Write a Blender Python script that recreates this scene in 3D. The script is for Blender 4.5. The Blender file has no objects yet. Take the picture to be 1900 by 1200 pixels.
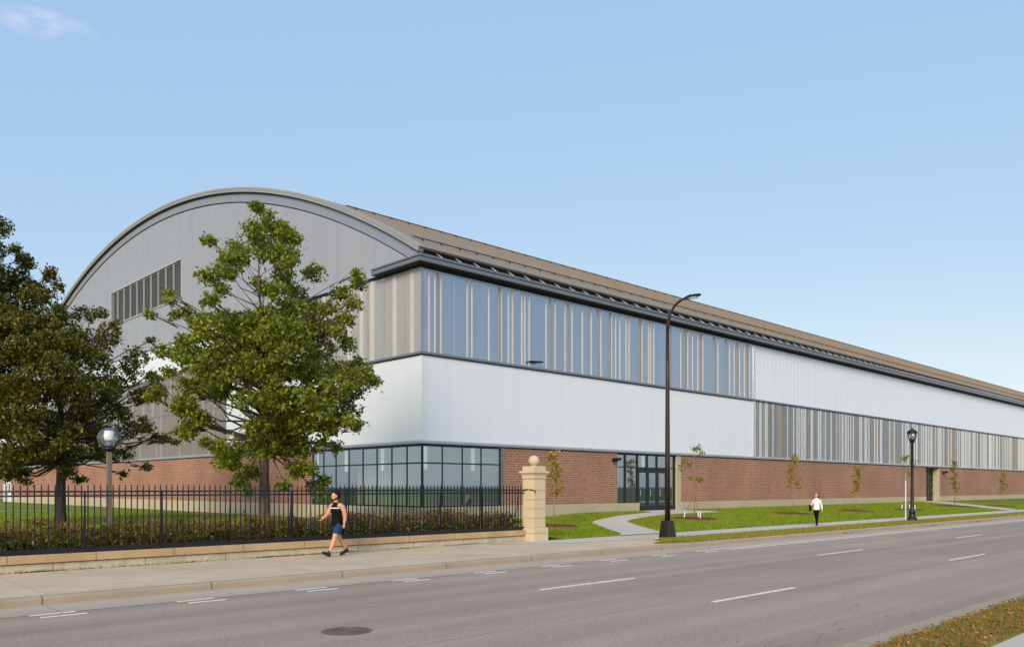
import bpy, math, random
import numpy as np
from mathutils import Vector, Matrix
R=math.radians
random.seed(7)
S=bpy.context.scene
COL=S.collection
# ------------------------------------------------------------------ camera, sky, sun, exposure
HEAD=R(46.10)                      # street direction (+X) lies this far right of the view
FX,FY=math.cos(HEAD),math.sin(HEAD)      # view direction on the ground
EYE=2.07
cam=bpy.data.cameras.new('camera'); camo=bpy.data.objects.new('camera',cam); COL.objects.link(camo)
camo.location=(0,0,EYE); camo.rotation_euler=(R(90),0,-(math.pi/2-HEAD))
cam.sensor_width=36; cam.lens=1522.4/1900*36; cam.shift_y=303/1900; cam.clip_end=6000; cam.clip_start=.05
S.camera=camo
S.render.resolution_x=1024; S.render.resolution_y=646
SUN_EL,SUN_AZ=R(26),math.atan2(-1.0,-0.60)      # direction to the sun: behind the camera's left, hazy
sdir=Vector((math.sin(SUN_AZ)*math.cos(SUN_EL),math.cos(SUN_AZ)*math.cos(SUN_EL),math.sin(SUN_EL)))
W=bpy.data.worlds.new('World'); S.world=W; W.use_nodes=True
nt=W.node_tree; bg=nt.nodes['Background']
sky=nt.nodes.new('ShaderNodeTexSky'); sky.sky_type='NISHITA'; sky.sun_disc=False
sky.sun_elevation=SUN_EL; sky.sun_rotation=SUN_AZ; sky.altitude=250; sky.air_density=1.0; sky.dust_density=0.6; sky.ozone_density=1.6
bg.inputs['Strength'].default_value=0.15
# a small wisp of cloud high on the left, blended into the sky by direction
tc=nt.nodes.new('ShaderNodeTexCoord')
t_,u_=(88-950)/1522.4,(903-48)/1522.4
cd=Vector((FX+t_*FY,FY-t_*FX,u_)).normalized()
sub=nt.nodes.new('ShaderNodeVectorMath'); sub.operation='SUBTRACT'; sub.inputs[1].default_value=cd
scl=nt.nodes.new('ShaderNodeVectorMath'); scl.operation='MULTIPLY'; scl.inputs[1].default_value=(1,1,3.2)
ln=nt.nodes.new('ShaderNodeVectorMath'); ln.operation='LENGTH'
mr=nt.nodes.new('ShaderNodeMapRange'); mr.inputs['From Min'].default_value=.004; mr.inputs['From Max'].default_value=.046; mr.inputs['To Min'].default_value=1; mr.inputs['To Max'].default_value=0
nz=nt.nodes.new('ShaderNodeTexNoise'); nz.inputs['Scale'].default_value=22; nz.inputs['Detail'].default_value=6
mz=nt.nodes.new('ShaderNodeVectorMath'); mz.operation='MULTIPLY'; mz.inputs[1].default_value=(1,1,3.0)
mr2=nt.nodes.new('ShaderNodeMapRange'); mr2.inputs['From Min'].default_value=.40; mr2.inputs['From Max'].default_value=.75
mm=nt.nodes.new('ShaderNodeMath'); mm.operation='MULTIPLY'
mix=nt.nodes.new('ShaderNodeMixRGB'); mix.inputs['Color2'].default_value=(4.4,3.9,4.6,1)
L=nt.links.new
L(tc.outputs['Generated'],sub.inputs[0]); L(sub.outputs[0],scl.inputs[0]); L(scl.outputs[0],ln.inputs[0]); L(ln.outputs['Value'],mr.inputs['Value'])
L(tc.outputs['Generated'],mz.inputs[0]); L(mz.outputs[0],nz.inputs['Vector']); L(nz.outputs['Fac'],mr2.inputs['Value'])
L(mr.outputs[0],mm.inputs[0]); L(mr2.outputs[0],mm.inputs[1]); L(mm.outputs[0],mix.inputs['Fac'])
hz=nt.nodes.new('ShaderNodeVectorMath'); hz.operation='MULTIPLY_ADD'; hz.inputs[1].default_value=(.42,.27,.10); hz.inputs[2].default_value=(1.13,1.93,3.30)
L(sky.outputs[0],hz.inputs[0]); L(hz.outputs[0],mix.inputs['Color1']); L(mix.outputs[0],bg.inputs['Color'])
sl=bpy.data.lights.new('sun','SUN'); sl.energy=2.15; sl.angle=R(26); sl.color=(1,.83,.63)
so=bpy.data.objects.new('sun',sl); COL.objects.link(so); so.location=(-30,-10,30)
so.rotation_euler=sdir.to_track_quat('Z','Y').to_euler()
S.view_settings.view_transform='Standard'; S.view_settings.look='None'; S.view_settings.exposure=0.62; S.view_settings.gamma=1
S.cycles.max_bounces=8; S.cycles.transparent_max_bounces=16

# ------------------------------------------------------------------ helpers
class MB:
    def __init__(s): s.v=[]; s.f=[]; s.m=[]; s.smooth=False
    def quad(s,a,b,c,d,m=0):
        n=len(s.v); s.v+=[a,b,c,d]; s.f.append((n,n+1,n+2,n+3)); s.m.append(m); return s
    def box(s,x0,x1,y0,y1,z0,z1,m=0):
        n=len(s.v)
        s.v+=[(x,y,z) for z in (z0,z1) for y in (y0,y1) for x in (x0,x1)]
        for q in ((0,2,3,1),(4,5,7,6),(0,1,5,4),(2,6,7,3),(0,4,6,2),(1,3,7,5)): s.f.append(tuple(n+i for i in q)); s.m.append(m)
        return s
    def obox(s,c,ax,ay,az,m=0):       # oriented box: centre and three half-axis vectors
        n=len(s.v); c=Vector(c); ax=Vector(ax); ay=Vector(ay); az=Vector(az)
        s.v+=[tuple(c+i*ax+j*ay+k*az) for k in (-1,1) for j in (-1,1) for i in (-1,1)]
        for q in ((0,2,3,1),(4,5,7,6),(0,1,5,4),(2,6,7,3),(0,4,6,2),(1,3,7,5)): s.f.append(tuple(n+i for i in q)); s.m.append(m)
        return s
    def ring(s,pts): n=len(s.v); s.v+=[tuple(p) for p in pts]; return n
    def loft(s,rings,m=0,cap=True):   # rings: list of equal-length point lists
        k=len(rings[0]); b=[s.ring(r) for r in rings]
        for a,c in zip(b,b[1:]):
            for i in range(k):
                j=(i+1)%k; s.f.append((a+i,a+j,c+j,c+i)); s.m.append(m)
        if cap:
            s.f.append(tuple(b[0]+i for i in reversed(range(k)))); s.m.append(m)
            s.f.append(tuple(b[-1]+i for i in range(k))); s.m.append(m)
        return s
    def tube(s,path,rad,k=8,m=0,flat=1.0):
        path=[Vector(p) for p in path]; n=len(path)
        if not hasattr(rad,'__len__'): rad=[rad]*n
        rings=[]; up=None
        for i,p in enumerate(path):
            d=(path[min(i+1,n-1)]-path[max(i-1,0)]).normalized()
            if up is None:
                up=Vector((0,0,1)) if abs(d.z)<.9 else Vector((1,0,0))
            a=d.cross(up).normalized(); b=a.cross(d).normalized(); up=b
            rings.append([p+rad[i]*(math.cos(2*math.pi*j/k)*a+flat*math.sin(2*math.pi*j/k)*b) for j in range(k)])
        return s.loft(rings,m)
    def lathe(s,prof,c=(0,0,0),k=24,m=0,a0=0):
        return s.loft([[(c[0]+r*math.cos(2*math.pi*j/k+a0),c[1]+r*math.sin(2*math.pi*j/k+a0),c[2]+z) for j in range(k)] for r,z in prof],m)
    def ell(s,c,r,k=16,n=9,m=0,rot=None):
        rings=[]
        for i in range(n+1):
            ph=-math.pi/2+math.pi*i/n; ph=max(-1.52,min(1.52,ph)); rr=math.cos(ph)
            pts=[Vector((r[0]*rr*math.cos(2*math.pi*j/k),r[1]*rr*math.sin(2*math.pi*j/k),r[2]*math.sin(ph))) for j in range(k)]
            if rot is not None: pts=[rot@p for p in pts]
            rings.append([p+Vector(c) for p in pts])
        return s.loft(rings,m)
    def prism(s,poly,z0,z1,m=0): return s.loft([[(x,y,z0) for x,y in poly],[(x,y,z1) for x,y in poly]],m)
    def build(s,name,mats,parent=None,smooth=None,bevel=0):
        me=bpy.data.meshes.new(name); off=parent_loc(parent)
        me.from_pydata([(x-off[0],y-off[1],z-off[2]) for x,y,z in s.v],[],s.f)
        if not isinstance(mats,(list,tuple)): mats=[mats]
        for m in mats: me.materials.append(m)
        me.polygons.foreach_set('material_index',s.m)
        if smooth: me.polygons.foreach_set('use_smooth',[True]*len(me.polygons))
        me.update()
        o=bpy.data.objects.new(name,me); COL.objects.link(o)
        if parent: o.parent=parent
        if bevel:
            b=o.modifiers.new('bevel','BEVEL'); b.width=bevel; b.segments=2; b.limit_method='ANGLE'
        return o
def parent_loc(p):
    v=Vector((0,0,0))
    while p: v+=Vector(p.location); p=p.parent
    return v
def tag(o,label=None,cat=None,group=None,kind=None):
    if label: o['label']=label
    if cat: o['category']=cat
    if group: o['group']=group
    if kind: o['kind']=kind
    return o
def thing(name,label,cat,loc=(0,0,0),group=None):
    o=bpy.data.objects.new(name,None); COL.objects.link(o); o.location=loc; o.empty_display_size=.3
    return tag(o,label,cat,group)
def struct(o): o['kind']='structure'; return o
def copy_tree(o,parent=None):
    c=o.copy(); COL.objects.link(c); c.parent=parent
    for ch in list(o.children): copy_tree(ch,c)
    return c
def npmesh(name,verts,nper,mat,parent=None,matidx=None):    # verts (N*nper,3): one polygon of nper corners each
    verts=np.asarray(verts,dtype=np.float32).reshape(-1,3); off=parent_loc(parent); verts=verts-np.array(off,dtype=np.float32)
    n=len(verts)//nper; me=bpy.data.meshes.new(name)
    me.vertices.add(len(verts)); me.vertices.foreach_set('co',verts.ravel())
    me.loops.add(n*nper); me.loops.foreach_set('vertex_index',np.arange(n*nper,dtype=np.int32))
    me.polygons.add(n); me.polygons.foreach_set('loop_start',np.arange(0,n*nper,nper,dtype=np.int32))
    for m in (mat if isinstance(mat,(list,tuple)) else [mat]): me.materials.append(m)
    if matidx is not None: me.polygons.foreach_set('material_index',np.asarray(matidx,dtype=np.int32))
    me.update(calc_edges=True); me.validate()
    o=bpy.data.objects.new(name,me); COL.objects.link(o)
    if parent: o.parent=parent
    return o

rng=np.random.default_rng(11)
def blades(name,pts,h,w,mat,lean=.5):
    n=len(pts); pts=np.asarray(pts); a=rng.uniform(0,6.28,n); hh=h*rng.uniform(.5,1.3,n)
    side=np.stack([np.cos(a),np.sin(a),np.zeros(n)],1)*w*rng.uniform(.6,1.3,n)[:,None]
    tip=pts+np.stack([rng.normal(0,lean,n)*hh,rng.normal(0,lean,n)*hh,hh],1); b=pts-np.array([0,0,.01])
    return npmesh(name,np.stack([b-side,b+side,tip],1),3,mat)

# ------------------------------------------------------------------ materials
def newmat(name):
    m=bpy.data.materials.new(name); m.use_nodes=True; return m,m.node_tree,m.node_tree.nodes['Principled BSDF']
def node(nt,t,**kw):
    n=nt.nodes.new(t)
    for k,v in kw.items():
        if k.startswith('_'): setattr(n,k[1:],v)
        else: n.inputs[k.replace('_',' ')].default_value=v
    return n
def ramp(nt,stops):
    n=nt.nodes.new('ShaderNodeValToRGB'); e=n.color_ramp.elements
    while len(e)<len(stops): e.new(.5)
    for i,(p,c) in enumerate(stops): e[i].position=p; e[i].color=(*c,1)
    return n
def simple(name,col,rough=.6,metal=0,var=.12,scale=3.0,bump=0,bscale=40,stretch=(1,1,1),spec=.5,coat=0):
    m,nt,p=newmat(name); geo=node(nt,'ShaderNodeNewGeometry')
    mp=node(nt,'ShaderNodeVectorMath',_operation='MULTIPLY'); mp.inputs[1].default_value=stretch
    nt.links.new(geo.outputs['Position'],mp.inputs[0])
    nz=node(nt,'ShaderNodeTexNoise',Scale=scale,Detail=5.0); nt.links.new(mp.outputs[0],nz.inputs['Vector'])
    lo=tuple(c*(1-var) for c in col); hi=tuple(min(1,c*(1+var)) for c in col)
    r=ramp(nt,[(.3,lo),(.7,hi)]); nt.links.new(nz.outputs['Fac'],r.inputs['Fac']); nt.links.new(r.outputs[0],p.inputs['Base Color'])
    p.inputs['Roughness'].default_value=rough; p.inputs['Metallic'].default_value=metal; p.inputs['Specular IOR Level'].default_value=spec
    if bump:
        n2=node(nt,'ShaderNodeTexNoise',Scale=bscale,Detail=4.0); nt.links.new(geo.outputs['Position'],n2.inputs['Vector'])
        b=node(nt,'ShaderNodeBump',Strength=bump,Distance=.02); nt.links.new(n2.outputs['Fac'],b.inputs['Height']); nt.links.new(b.outputs[0],p.inputs['Normal'])
    return m
def speckled(name,col,dark,light,fine=90,coarse=.5,rough=.9,joints=None,stain=.18,bump=.3,amt=.35,bands=0):
    # mineral surface: broad patches, fine grain, optional straight joints (axis, period, offset, half-width)
    m,nt,p=newmat(name); lk=nt.links.new; geo=node(nt,'ShaderNodeNewGeometry')
    n1=node(nt,'ShaderNodeTexNoise',Scale=coarse,Detail=6.0,Roughness=.6); lk(geo.outputs['Position'],n1.inputs['Vector'])
    r1=ramp(nt,[(.3,tuple(c*(1-stain) for c in col)),(.7,tuple(c*(1+stain) for c in col))]); lk(n1.outputs['Fac'],r1.inputs['Fac'])
    n2=node(nt,'ShaderNodeTexNoise',Scale=fine,Detail=3.0,Roughness=.8); lk(geo.outputs['Position'],n2.inputs['Vector'])
    r2=ramp(nt,[(.35,dark),(.5,col),(.66,light)]); lk(n2.outputs['Fac'],r2.inputs['Fac'])
    mx=node(nt,'ShaderNodeMixRGB'); mx.inputs['Fac'].default_value=amt; lk(r1.outputs[0],mx.inputs['Color1']); lk(r2.outputs[0],mx.inputs['Color2'])
    out=mx.outputs[0]
    sep=node(nt,'ShaderNodeSeparateXYZ'); lk(geo.outputs['Position'],sep.inputs[0])
    if bands:
        mp=node(nt,'ShaderNodeVectorMath',_operation='MULTIPLY'); mp.inputs[1].default_value=(.02,1.0,1.0); lk(geo.outputs['Position'],mp.inputs[0])
        n3=node(nt,'ShaderNodeTexNoise',Scale=1.1,Detail=3.0); lk(mp.outputs[0],n3.inputs['Vector'])
        r3=ramp(nt,[(.35,(1-bands,)*3),(.65,(1+bands,)*3)]); lk(n3.outputs['Fac'],r3.inputs['Fac'])
        ml=node(nt,'ShaderNodeMixRGB',_blend_type='MULTIPLY'); ml.inputs['Fac'].default_value=1; lk(out,ml.inputs['Color1']); lk(r3.outputs[0],ml.inputs['Color2']); out=ml.outputs[0]
    for ax,per,offs,hw,strength in (joints or []):
        a=node(nt,'ShaderNodeMath',_operation='SUBTRACT'); a.inputs[1].default_value=offs; lk(sep.outputs[ax],a.inputs[0])
        b=node(nt,'ShaderNodeMath',_operation='PINGPONG'); b.inputs[1].default_value=per/2; lk(a.outputs[0],b.inputs[0])
        c=node(nt,'ShaderNodeMath',_operation='LESS_THAN'); c.inputs[1].default_value=hw; lk(b.outputs[0],c.inputs[0])
        d=node(nt,'ShaderNodeMath',_operation='MULTIPLY'); d.inputs[1].default_value=strength; lk(c.outputs[0],d.inputs[0])
        q=node(nt,'ShaderNodeMixRGB'); lk(d.outputs[0],q.inputs['Fac']); lk(out,q.inputs['Color1']); q.inputs['Color2'].default_value=(*[c_*.5 for c_ in dark],1); out=q.outputs[0]
    lk(out,p.inputs['Base Color']); p.inputs['Roughness'].default_value=rough; p.inputs['Specular IOR Level'].default_value=.3
    b=node(nt,'ShaderNodeBump',Strength=bump,Distance=.01); lk(n2.outputs['Fac'],b.inputs['Height']); lk(b.outputs[0],p.inputs['Normal'])
    return m
def leafmat(name,stops,transl=.3,rough=.5,zgrad=None):
    m,nt,p=newmat(name); lk=nt.links.new; geo=node(nt,'ShaderNodeNewGeometry')
    n=node(nt,'ShaderNodeTexNoise',Scale=.9,Detail=2.0); lk(geo.outputs['Position'],n.inputs['Vector'])
    a=node(nt,'ShaderNodeMath',_operation='MULTIPLY_ADD'); lk(n.outputs['Fac'],a.inputs[0]); a.inputs[1].default_value=.7; lk(geo.outputs['Random Per Island'],a.inputs[2])
    b=node(nt,'ShaderNodeMath',_operation='MULTIPLY'); lk(a.outputs[0],b.inputs[0]); b.inputs[1].default_value=1/1.5
    src=b.outputs[0]
    r=ramp(nt,stops); lk(src,r.inputs['Fac']); out=r.outputs[0]
    if zgrad:      # species colour of the shoots by height: (z0,z1,colour,amount)
        sep=node(nt,'ShaderNodeSeparateXYZ'); lk(geo.outputs['Position'],sep.inputs[0])
        mr=node(nt,'ShaderNodeMapRange'); mr.inputs['From Min'].default_value=zgrad[0]; mr.inputs['From Max'].default_value=zgrad[1]; mr.inputs['To Max'].default_value=zgrad[3]; lk(sep.outputs[2],mr.inputs['Value'])
        mu=node(nt,'ShaderNodeMath',_operation='MULTIPLY'); lk(mr.outputs[0],mu.inputs[0]); lk(geo.outputs['Random Per Island'],mu.inputs[1])
        q=node(nt,'ShaderNodeMixRGB'); lk(mu.outputs[0],q.inputs['Fac']); lk(out,q.inputs['Color1']); q.inputs['Color2'].default_value=(*zgrad[2],1); out=q.outputs[0]
    lk(out,p.inputs['Base Color']); p.inputs['Roughness'].default_value=rough; p.inputs['Specular IOR Level'].default_value=.35
    t=node(nt,'ShaderNodeBsdfTranslucent'); lk(out,t.inputs['Color']); ms=node(nt,'ShaderNodeMixShader'); ms.inputs[0].default_value=transl
    lk(p.outputs[0],ms.inputs[1]); lk(t.outputs[0],ms.inputs[2]); lk(ms.outputs[0],nt.nodes['Material Output'].inputs['Surface'])
    return m
def brickmat():
    m,nt,p=newmat('brick'); lk=nt.links.new; geo=node(nt,'ShaderNodeNewGeometry'); sep=node(nt,'ShaderNodeSeparateXYZ'); lk(geo.outputs['Position'],sep.inputs[0])
    ad=node(nt,'ShaderNodeMath',_operation='ADD'); lk(sep.outputs[0],ad.inputs[0]); lk(sep.outputs[1],ad.inputs[1])
    cb=node(nt,'ShaderNodeCombineXYZ'); lk(ad.outputs[0],cb.inputs[0]); lk(sep.outputs[2],cb.inputs[1])
    br=node(nt,'ShaderNodeTexBrick',Scale=1.0,Mortar_Size=.007,Mortar_Smooth=.2,Bias=-.1,Brick_Width=.203,Row_Height=.0677)
    br.inputs['Color1'].default_value=(.40,.200,.130,1); br.inputs['Color2'].default_value=(.26,.135,.10,1); br.inputs['Mortar'].default_value=(.40,.32,.26,1)
    lk(cb.outputs[0],br.inputs['Vector'])
    # diaper course: every other header darker, giving the small diamond pattern
    ch=node(nt,'ShaderNodeTexNoise',Scale=.35,Detail=4.0); lk(geo.outputs['Position'],ch.inputs['Vector'])
    r=ramp(nt,[(.3,(.86,.86,.88)),(.7,(1.16,1.1,1.06))]); lk(ch.outputs['Fac'],r.inputs['Fac'])
    b2=node(nt,'ShaderNodeTexBrick',Scale=1.0,Mortar_Size=.035,Mortar_Smooth=.1,Bias=0.0,Brick_Width=.305,Row_Height=.1354)
    b2.inputs['Color1'].default_value=(.50,.48,.52,1); b2.inputs['Color2'].default_value=(.72,.70,.70,1); b2.inputs['Mortar'].default_value=(1.18,1.15,1.12,1); lk(cb.outputs[0],b2.inputs['Vector'])
    mb_=node(nt,'ShaderNodeMixRGB',_blend_type='MULTIPLY'); mb_.inputs['Fac'].default_value=.85; lk(br.outputs['Color'],mb_.inputs['Color1']); lk(b2.outputs['Color'],mb_.inputs['Color2'])
    ml=node(nt,'ShaderNodeMixRGB',_blend_type='MULTIPLY'); ml.inputs['Fac'].default_value=1; lk(mb_.outputs[0],ml.inputs['Color1']); lk(r.outputs[0],ml.inputs['Color2'])
    mp=node(nt,'ShaderNodeVectorMath',_operation='MULTIPLY'); mp.inputs[1].default_value=(.25,1,2.2); lk(cb.outputs[0],mp.inputs[0])
    lk(ml.outputs[0],p.inputs['Base Color']); p.inputs['Roughness'].default_value=.85; p.inputs['Specular IOR Level'].default_value=.25
    b=node(nt,'ShaderNodeBump',Strength=.5,Distance=.008); b.invert=True; lk(br.outputs['Fac'],b.inputs['Height']); lk(b.outputs[0],p.inputs['Normal'])
    return m
def glassmat(name,tint=(.80,.92,.84),refl=.33,rough=.02):
    m,nt,p=newmat(name); lk=nt.links.new
    tr=node(nt,'ShaderNodeBsdfTransparent'); tr.inputs['Color'].default_value=(*tint,1)
    gl=node(nt,'ShaderNodeBsdfGlossy'); gl.inputs['Roughness'].default_value=rough; gl.inputs['Color'].default_value=(.80,.92,.90,1)
    fr=node(nt,'ShaderNodeFresnel',IOR=1.5); ad=node(nt,'ShaderNodeMath',_operation='ADD'); ad.inputs[1].default_value=refl; ad.use_clamp=True
    lk(fr.outputs[0],ad.inputs[0]); ms=node(nt,'ShaderNodeMixShader'); lk(ad.outputs[0],ms.inputs[0]); lk(tr.outputs[0],ms.inputs[1]); lk(gl.outputs[0],ms.inputs[2])
    lk(ms.outputs[0],nt.nodes['Material Output'].inputs['Surface']); return m
def metalsheet(name,col,rough,metal,var=.05,scale=.6):
    return simple(name,col,rough,metal,var,scale,stretch=(3,3,.15))

M={}
M['asphalt']=speckled('asphalt',(.355,.265,.205),(.17,.135,.115),(.50,.41,.36),fine=24,coarse=.28,rough=.85,joints=[(1,100,8.6,.012,.35),(1,100,11.9,.014,.30),(0,19.3,5.2,.010,.12)],stain=.14,amt=.5,bands=.13)
M['gutter']=speckled('gutter_concrete',(.45,.365,.28),(.32,.26,.20),(.56,.47,.38),fine=70,coarse=.5,joints=[(0,3.05,1.0,.012,.55)],stain=.12,amt=.3,bands=.06)
M['walk']=speckled('sidewalk_concrete',(.585,.46,.305),(.40,.32,.23),(.66,.55,.42),fine=55,coarse=.6,joints=[(0,1.83,.55,.011,.5),(1,100,18.15,.010,.45)],stain=.17,amt=.3)
M['walk2']=speckled('pale_sidewalk_concrete',(.56,.50,.43),(.43,.38,.33),(.66,.60,.53),fine=55,coarse=.4,joints=[(0,1.52,.3,.009,.4)],stain=.08,amt=.2)
M['kerb']=speckled('kerb_concrete',(.37,.30,.215),(.24,.19,.13),(.50,.43,.33),fine=60,coarse=.8,joints=[(0,3.05,1.0,.014,.8)],stain=.18,amt=.4)
M['paint']=simple('white_road_paint',(.80,.79,.76),.7,0,.10,25)
def wornpaint():
    m,nt,p=newmat('worn_road_paint'); lk=nt.links.new; geo=node(nt,'ShaderNodeNewGeometry'); n=node(nt,'ShaderNodeTexNoise',Scale=14.0,Detail=6.0,Roughness=.7); lk(geo.outputs['Position'],n.inputs['Vector'])
    r=ramp(nt,[(.36,(.36,.30,.27)),(.46,(.74,.71,.67)),(.8,(.84,.82,.78))]); lk(n.outputs['Fac'],r.inputs['Fac']); lk(r.outputs[0],p.inputs['Base Color']); p.inputs['Roughness'].default_value=.75; return m
M['paint']=wornpaint()
M['ground']=simple('ground_earth',(.10,.11,.05),.95,0,.3,.2)
M['lawn']=speckled('lawn_turf',(.13,.185,.008),(.065,.10,.004),(.26,.29,.015),fine=30,coarse=.5,rough=.95,stain=.35,amt=.55,bump=.6)
M['vergesoil']=speckled('verge_turf',(.20,.17,.035),(.12,.11,.02),(.33,.27,.06),fine=28,coarse=1.2,rough=.95,stain=.35,amt=.5,bump=.6)
M['soil']=simple('planting_soil',(.055,.04,.03),.95,0,.3,8,.6)
M['mulch']=speckled('red_bark_mulch',(.13,.035,.022),(.05,.015,.01),(.26,.09,.055),fine=35,coarse=3,rough=.95,amt=.7,bump=1)
M['brick']=brickmat()
M['plinth']=speckled('plinth_concrete',(.46,.405,.29),(.36,.31,.22),(.55,.49,.37),fine=18,coarse=.5,joints=[(0,2.44,.9,.012,.25)],stain=.08,amt=.15,bump=.1)
M['stone']=speckled('cut_limestone',(.60,.50,.33),(.48,.39,.25),(.70,.61,.44),fine=30,coarse=1.5,stain=.08,amt=.2,bump=.15)
M['coping']=speckled('coping_stone',(.47,.33,.185),(.33,.22,.12),(.58,.45,.29),fine=25,coarse=1.3,joints=[(0,1.83,.86,.010,.85)],stain=.2,amt=.3)
M['block']=speckled('weathered_wall_block',(.52,.46,.34),(.22,.20,.12),(.64,.58,.46),fine=7,coarse=1.3,joints=[(0,2.05,1.35,.010,.8)],stain=.2,amt=.35)
M['clad_flat']=metalsheet('silver_cladding',(.42,.445,.485),.20,.88,.06)
M['clad_cream']=simple('cream_cladding_strip',(.53,.53,.515),.4,.1,.05,2)
M['clad_tan']=simple('taupe_cladding_strip',(.31,.29,.27),.4,.3,.06,2)
M['clad_taupe']=metalsheet('taupe_cladding',(.25,.215,.19),.40,.3,.06)
M['clad_warm']=metalsheet('warm_silver_cladding',(.45,.43,.415),.4,.4,.04)
M['clad_fawn']=simple('fawn_cladding_strip',(.35,.325,.29),.4,.3,.06,2)
M['clad_stone']=simple('stone_cladding_strip',(.40,.36,.32),.4,.3,.06,2)
M['clad_grey']=simple('grey_cladding_strip',(.24,.24,.25),.4,.4,.06,2)
M['clad_steel']=metalsheet('dark_steel_cladding',(.27,.30,.345),.25,.75,.10)
M['clad_pale']=simple('pale_blue_cladding_strip',(.50,.57,.62),.4,.3,.06,2)
M['gable']=metalsheet('smooth_gable_metal',(.44,.435,.44),.42,.45,.03,.35)
M['seam']=metalsheet('gable_seam_metal',(.40,.395,.40),.42,.45,.03,.35)
M['archtrim']=metalsheet('arch_fascia_metal',(.36,.365,.385),.45,.5,.03)
M['white']=metalsheet('translucent_white_panel',(.72,.775,.85),.30,.0,.02,.8)
M['trim']=simple('grey_trim_metal',(.24,.25,.275),.35,.7,.05,1)
M['trimlight']=simple('silver_flashing',(.52,.55,.60),.3,.7,.05,1)
M['cornice']=simple('cornice_metal',(.22,.235,.25),.4,.55,.05,1)
M['soffit']=simple('black_soffit',(.018,.018,.02),.7,0,.1,2)
M['darkgap']=simple('dark_reveal',(.02,.02,.022),.8,0,.1,2)
M['roof']=metalsheet('tan_roof_metal',(.285,.235,.175),.5,.2,.05)
M['roofedge']=simple('roof_edge_metal',(.40,.37,.32),.4,.4,.05,1)
M['frame']=simple('black_window_frame',(.018,.022,.026),.35,.3,.1,3)
M['glass']=glassmat('storefront_glass')
M['doorglass']=glassmat('door_glass',(.6,.7,.66),.30)
M['interior']=simple('interior_plaster',(.80,.82,.78),.8,0,.05,.6)
M['intfloor']=simple('interior_floor',(.25,.25,.24),.5,0,.1,1)
M['pendant']=simple('white_pendant',(.9,.9,.88),.5,0,.02,1)
M['pendantlit']=simple('lit_pendant',(.9,.9,.88),.5,0,.02,1); _p=M['pendantlit'].node_tree.nodes['Principled BSDF']; _p.inputs['Emission Color'].default_value=(1,.97,.9,1); _p.inputs['Emission Strength'].default_value=.22
M['louver']=simple('louver_aluminium',(.42,.45,.48),.5,.2,.06,2)
M['louverframe']=simple('louver_frame',(.52,.52,.53),.4,.4,.04,2)
M['blackmetal']=simple('black_painted_iron',(.012,.012,.018),.4,.2,.15,6)
M['bronze']=simple('dark_bronze_paint',(.030,.018,.014),.38,.3,.12,5)
M['poleconc']=simple('lamp_pole_brown',(.17,.135,.10),.5,0,.08,4)
M['whitepaint']=simple('white_paint',(.74,.76,.80),.5,0,.04,3)
M['bark']=simple('grey_brown_bark',(.115,.085,.065),.9,0,.35,9,.8,30,stretch=(1,1,.25))
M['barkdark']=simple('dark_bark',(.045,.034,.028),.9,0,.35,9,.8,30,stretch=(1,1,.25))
M['barkyoung']=simple('young_bark',(.30,.20,.115),.8,0,.25,9,stretch=(1,1,.3))
M['leafA']=leafmat('oak_leaf',[(.12,(.070,.115,.014)),(.40,(.155,.21,.022)),(.66,(.26,.31,.03)),(.88,(.40,.39,.05)),(.975,(.52,.17,.03))],.40)
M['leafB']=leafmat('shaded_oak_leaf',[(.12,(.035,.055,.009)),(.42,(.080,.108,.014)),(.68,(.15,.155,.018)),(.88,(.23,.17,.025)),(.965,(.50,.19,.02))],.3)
M['leafC']=leafmat('sapling_leaf',[(.15,(.08,.12,.015)),(.5,(.17,.19,.02)),(.85,(.33,.26,.03)),(.97,(.35,.13,.02))],.3)
M['leafD']=leafmat('yellow_sapling_leaf',[(.15,(.20,.18,.02)),(.5,(.34,.27,.03)),(.85,(.45,.32,.05)),(.97,(.40,.2,.03))],.3)
M['shrub']=leafmat('shrub_leaf',[(.15,(.05,.055,.010)),(.42,(.13,.125,.015)),(.66,(.24,.20,.025)),(.86,(.40,.32,.04)),(.97,(.42,.12,.03))],.25,zgrad=(.80,1.35,(.22,.06,.03),1.1))
M['grass']=leafmat('grass_blade',[(.12,(.085,.15,.004)),(.45,(.19,.28,.008)),(.75,(.31,.39,.014)),(.95,(.42,.38,.04))],.3,.6)
M['vgrass']=leafmat('verge_grass_blade',[(.12,(.10,.15,.012)),(.42,(.22,.27,.02)),(.68,(.38,.36,.05)),(.87,(.42,.26,.07)),(.96,(.55,.25,.04))],.3,.6)
M['ngrass']=leafmat('autumn_grass_blade',[(.12,(.09,.14,.015)),(.40,(.20,.25,.03)),(.58,(.33,.27,.06)),(.8,(.38,.20,.08)),(.96,(.55,.28,.08))],.3,.6)
M['litter']=leafmat('fallen_leaf',[(.15,(.20,.06,.02)),(.4,(.40,.13,.02)),(.7,(.62,.24,.03)),(.92,(.62,.34,.10))],.2,.7)
M['skin']=simple('skin',(.58,.31,.19),.5,0,.05,12)
M['hair']=simple('dark_hair',(.02,.012,.01),.6,0,.2,60,.5,120,spec=.12)
M['blackcloth']=simple('black_cloth',(.007,.007,.009),.8,0,.2,12,spec=.12)
M['bluecloth']=simple('blue_shorts_cloth',(.012,.055,.14),.75,0,.2,12,spec=.12)
M['whitecloth']=simple('white_cloth',(.78,.77,.75),.8,0,.04,12)
M['redcloth']=simple('rust_red_knit',(.42,.08,.035),.9,0,.1,30)
M['shoe']=simple('black_shoe',(.012,.012,.016),.5,0,.1,12)
M['phone']=simple('phone_glass',(.02,.025,.03),.15,0,.05,3)
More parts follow.
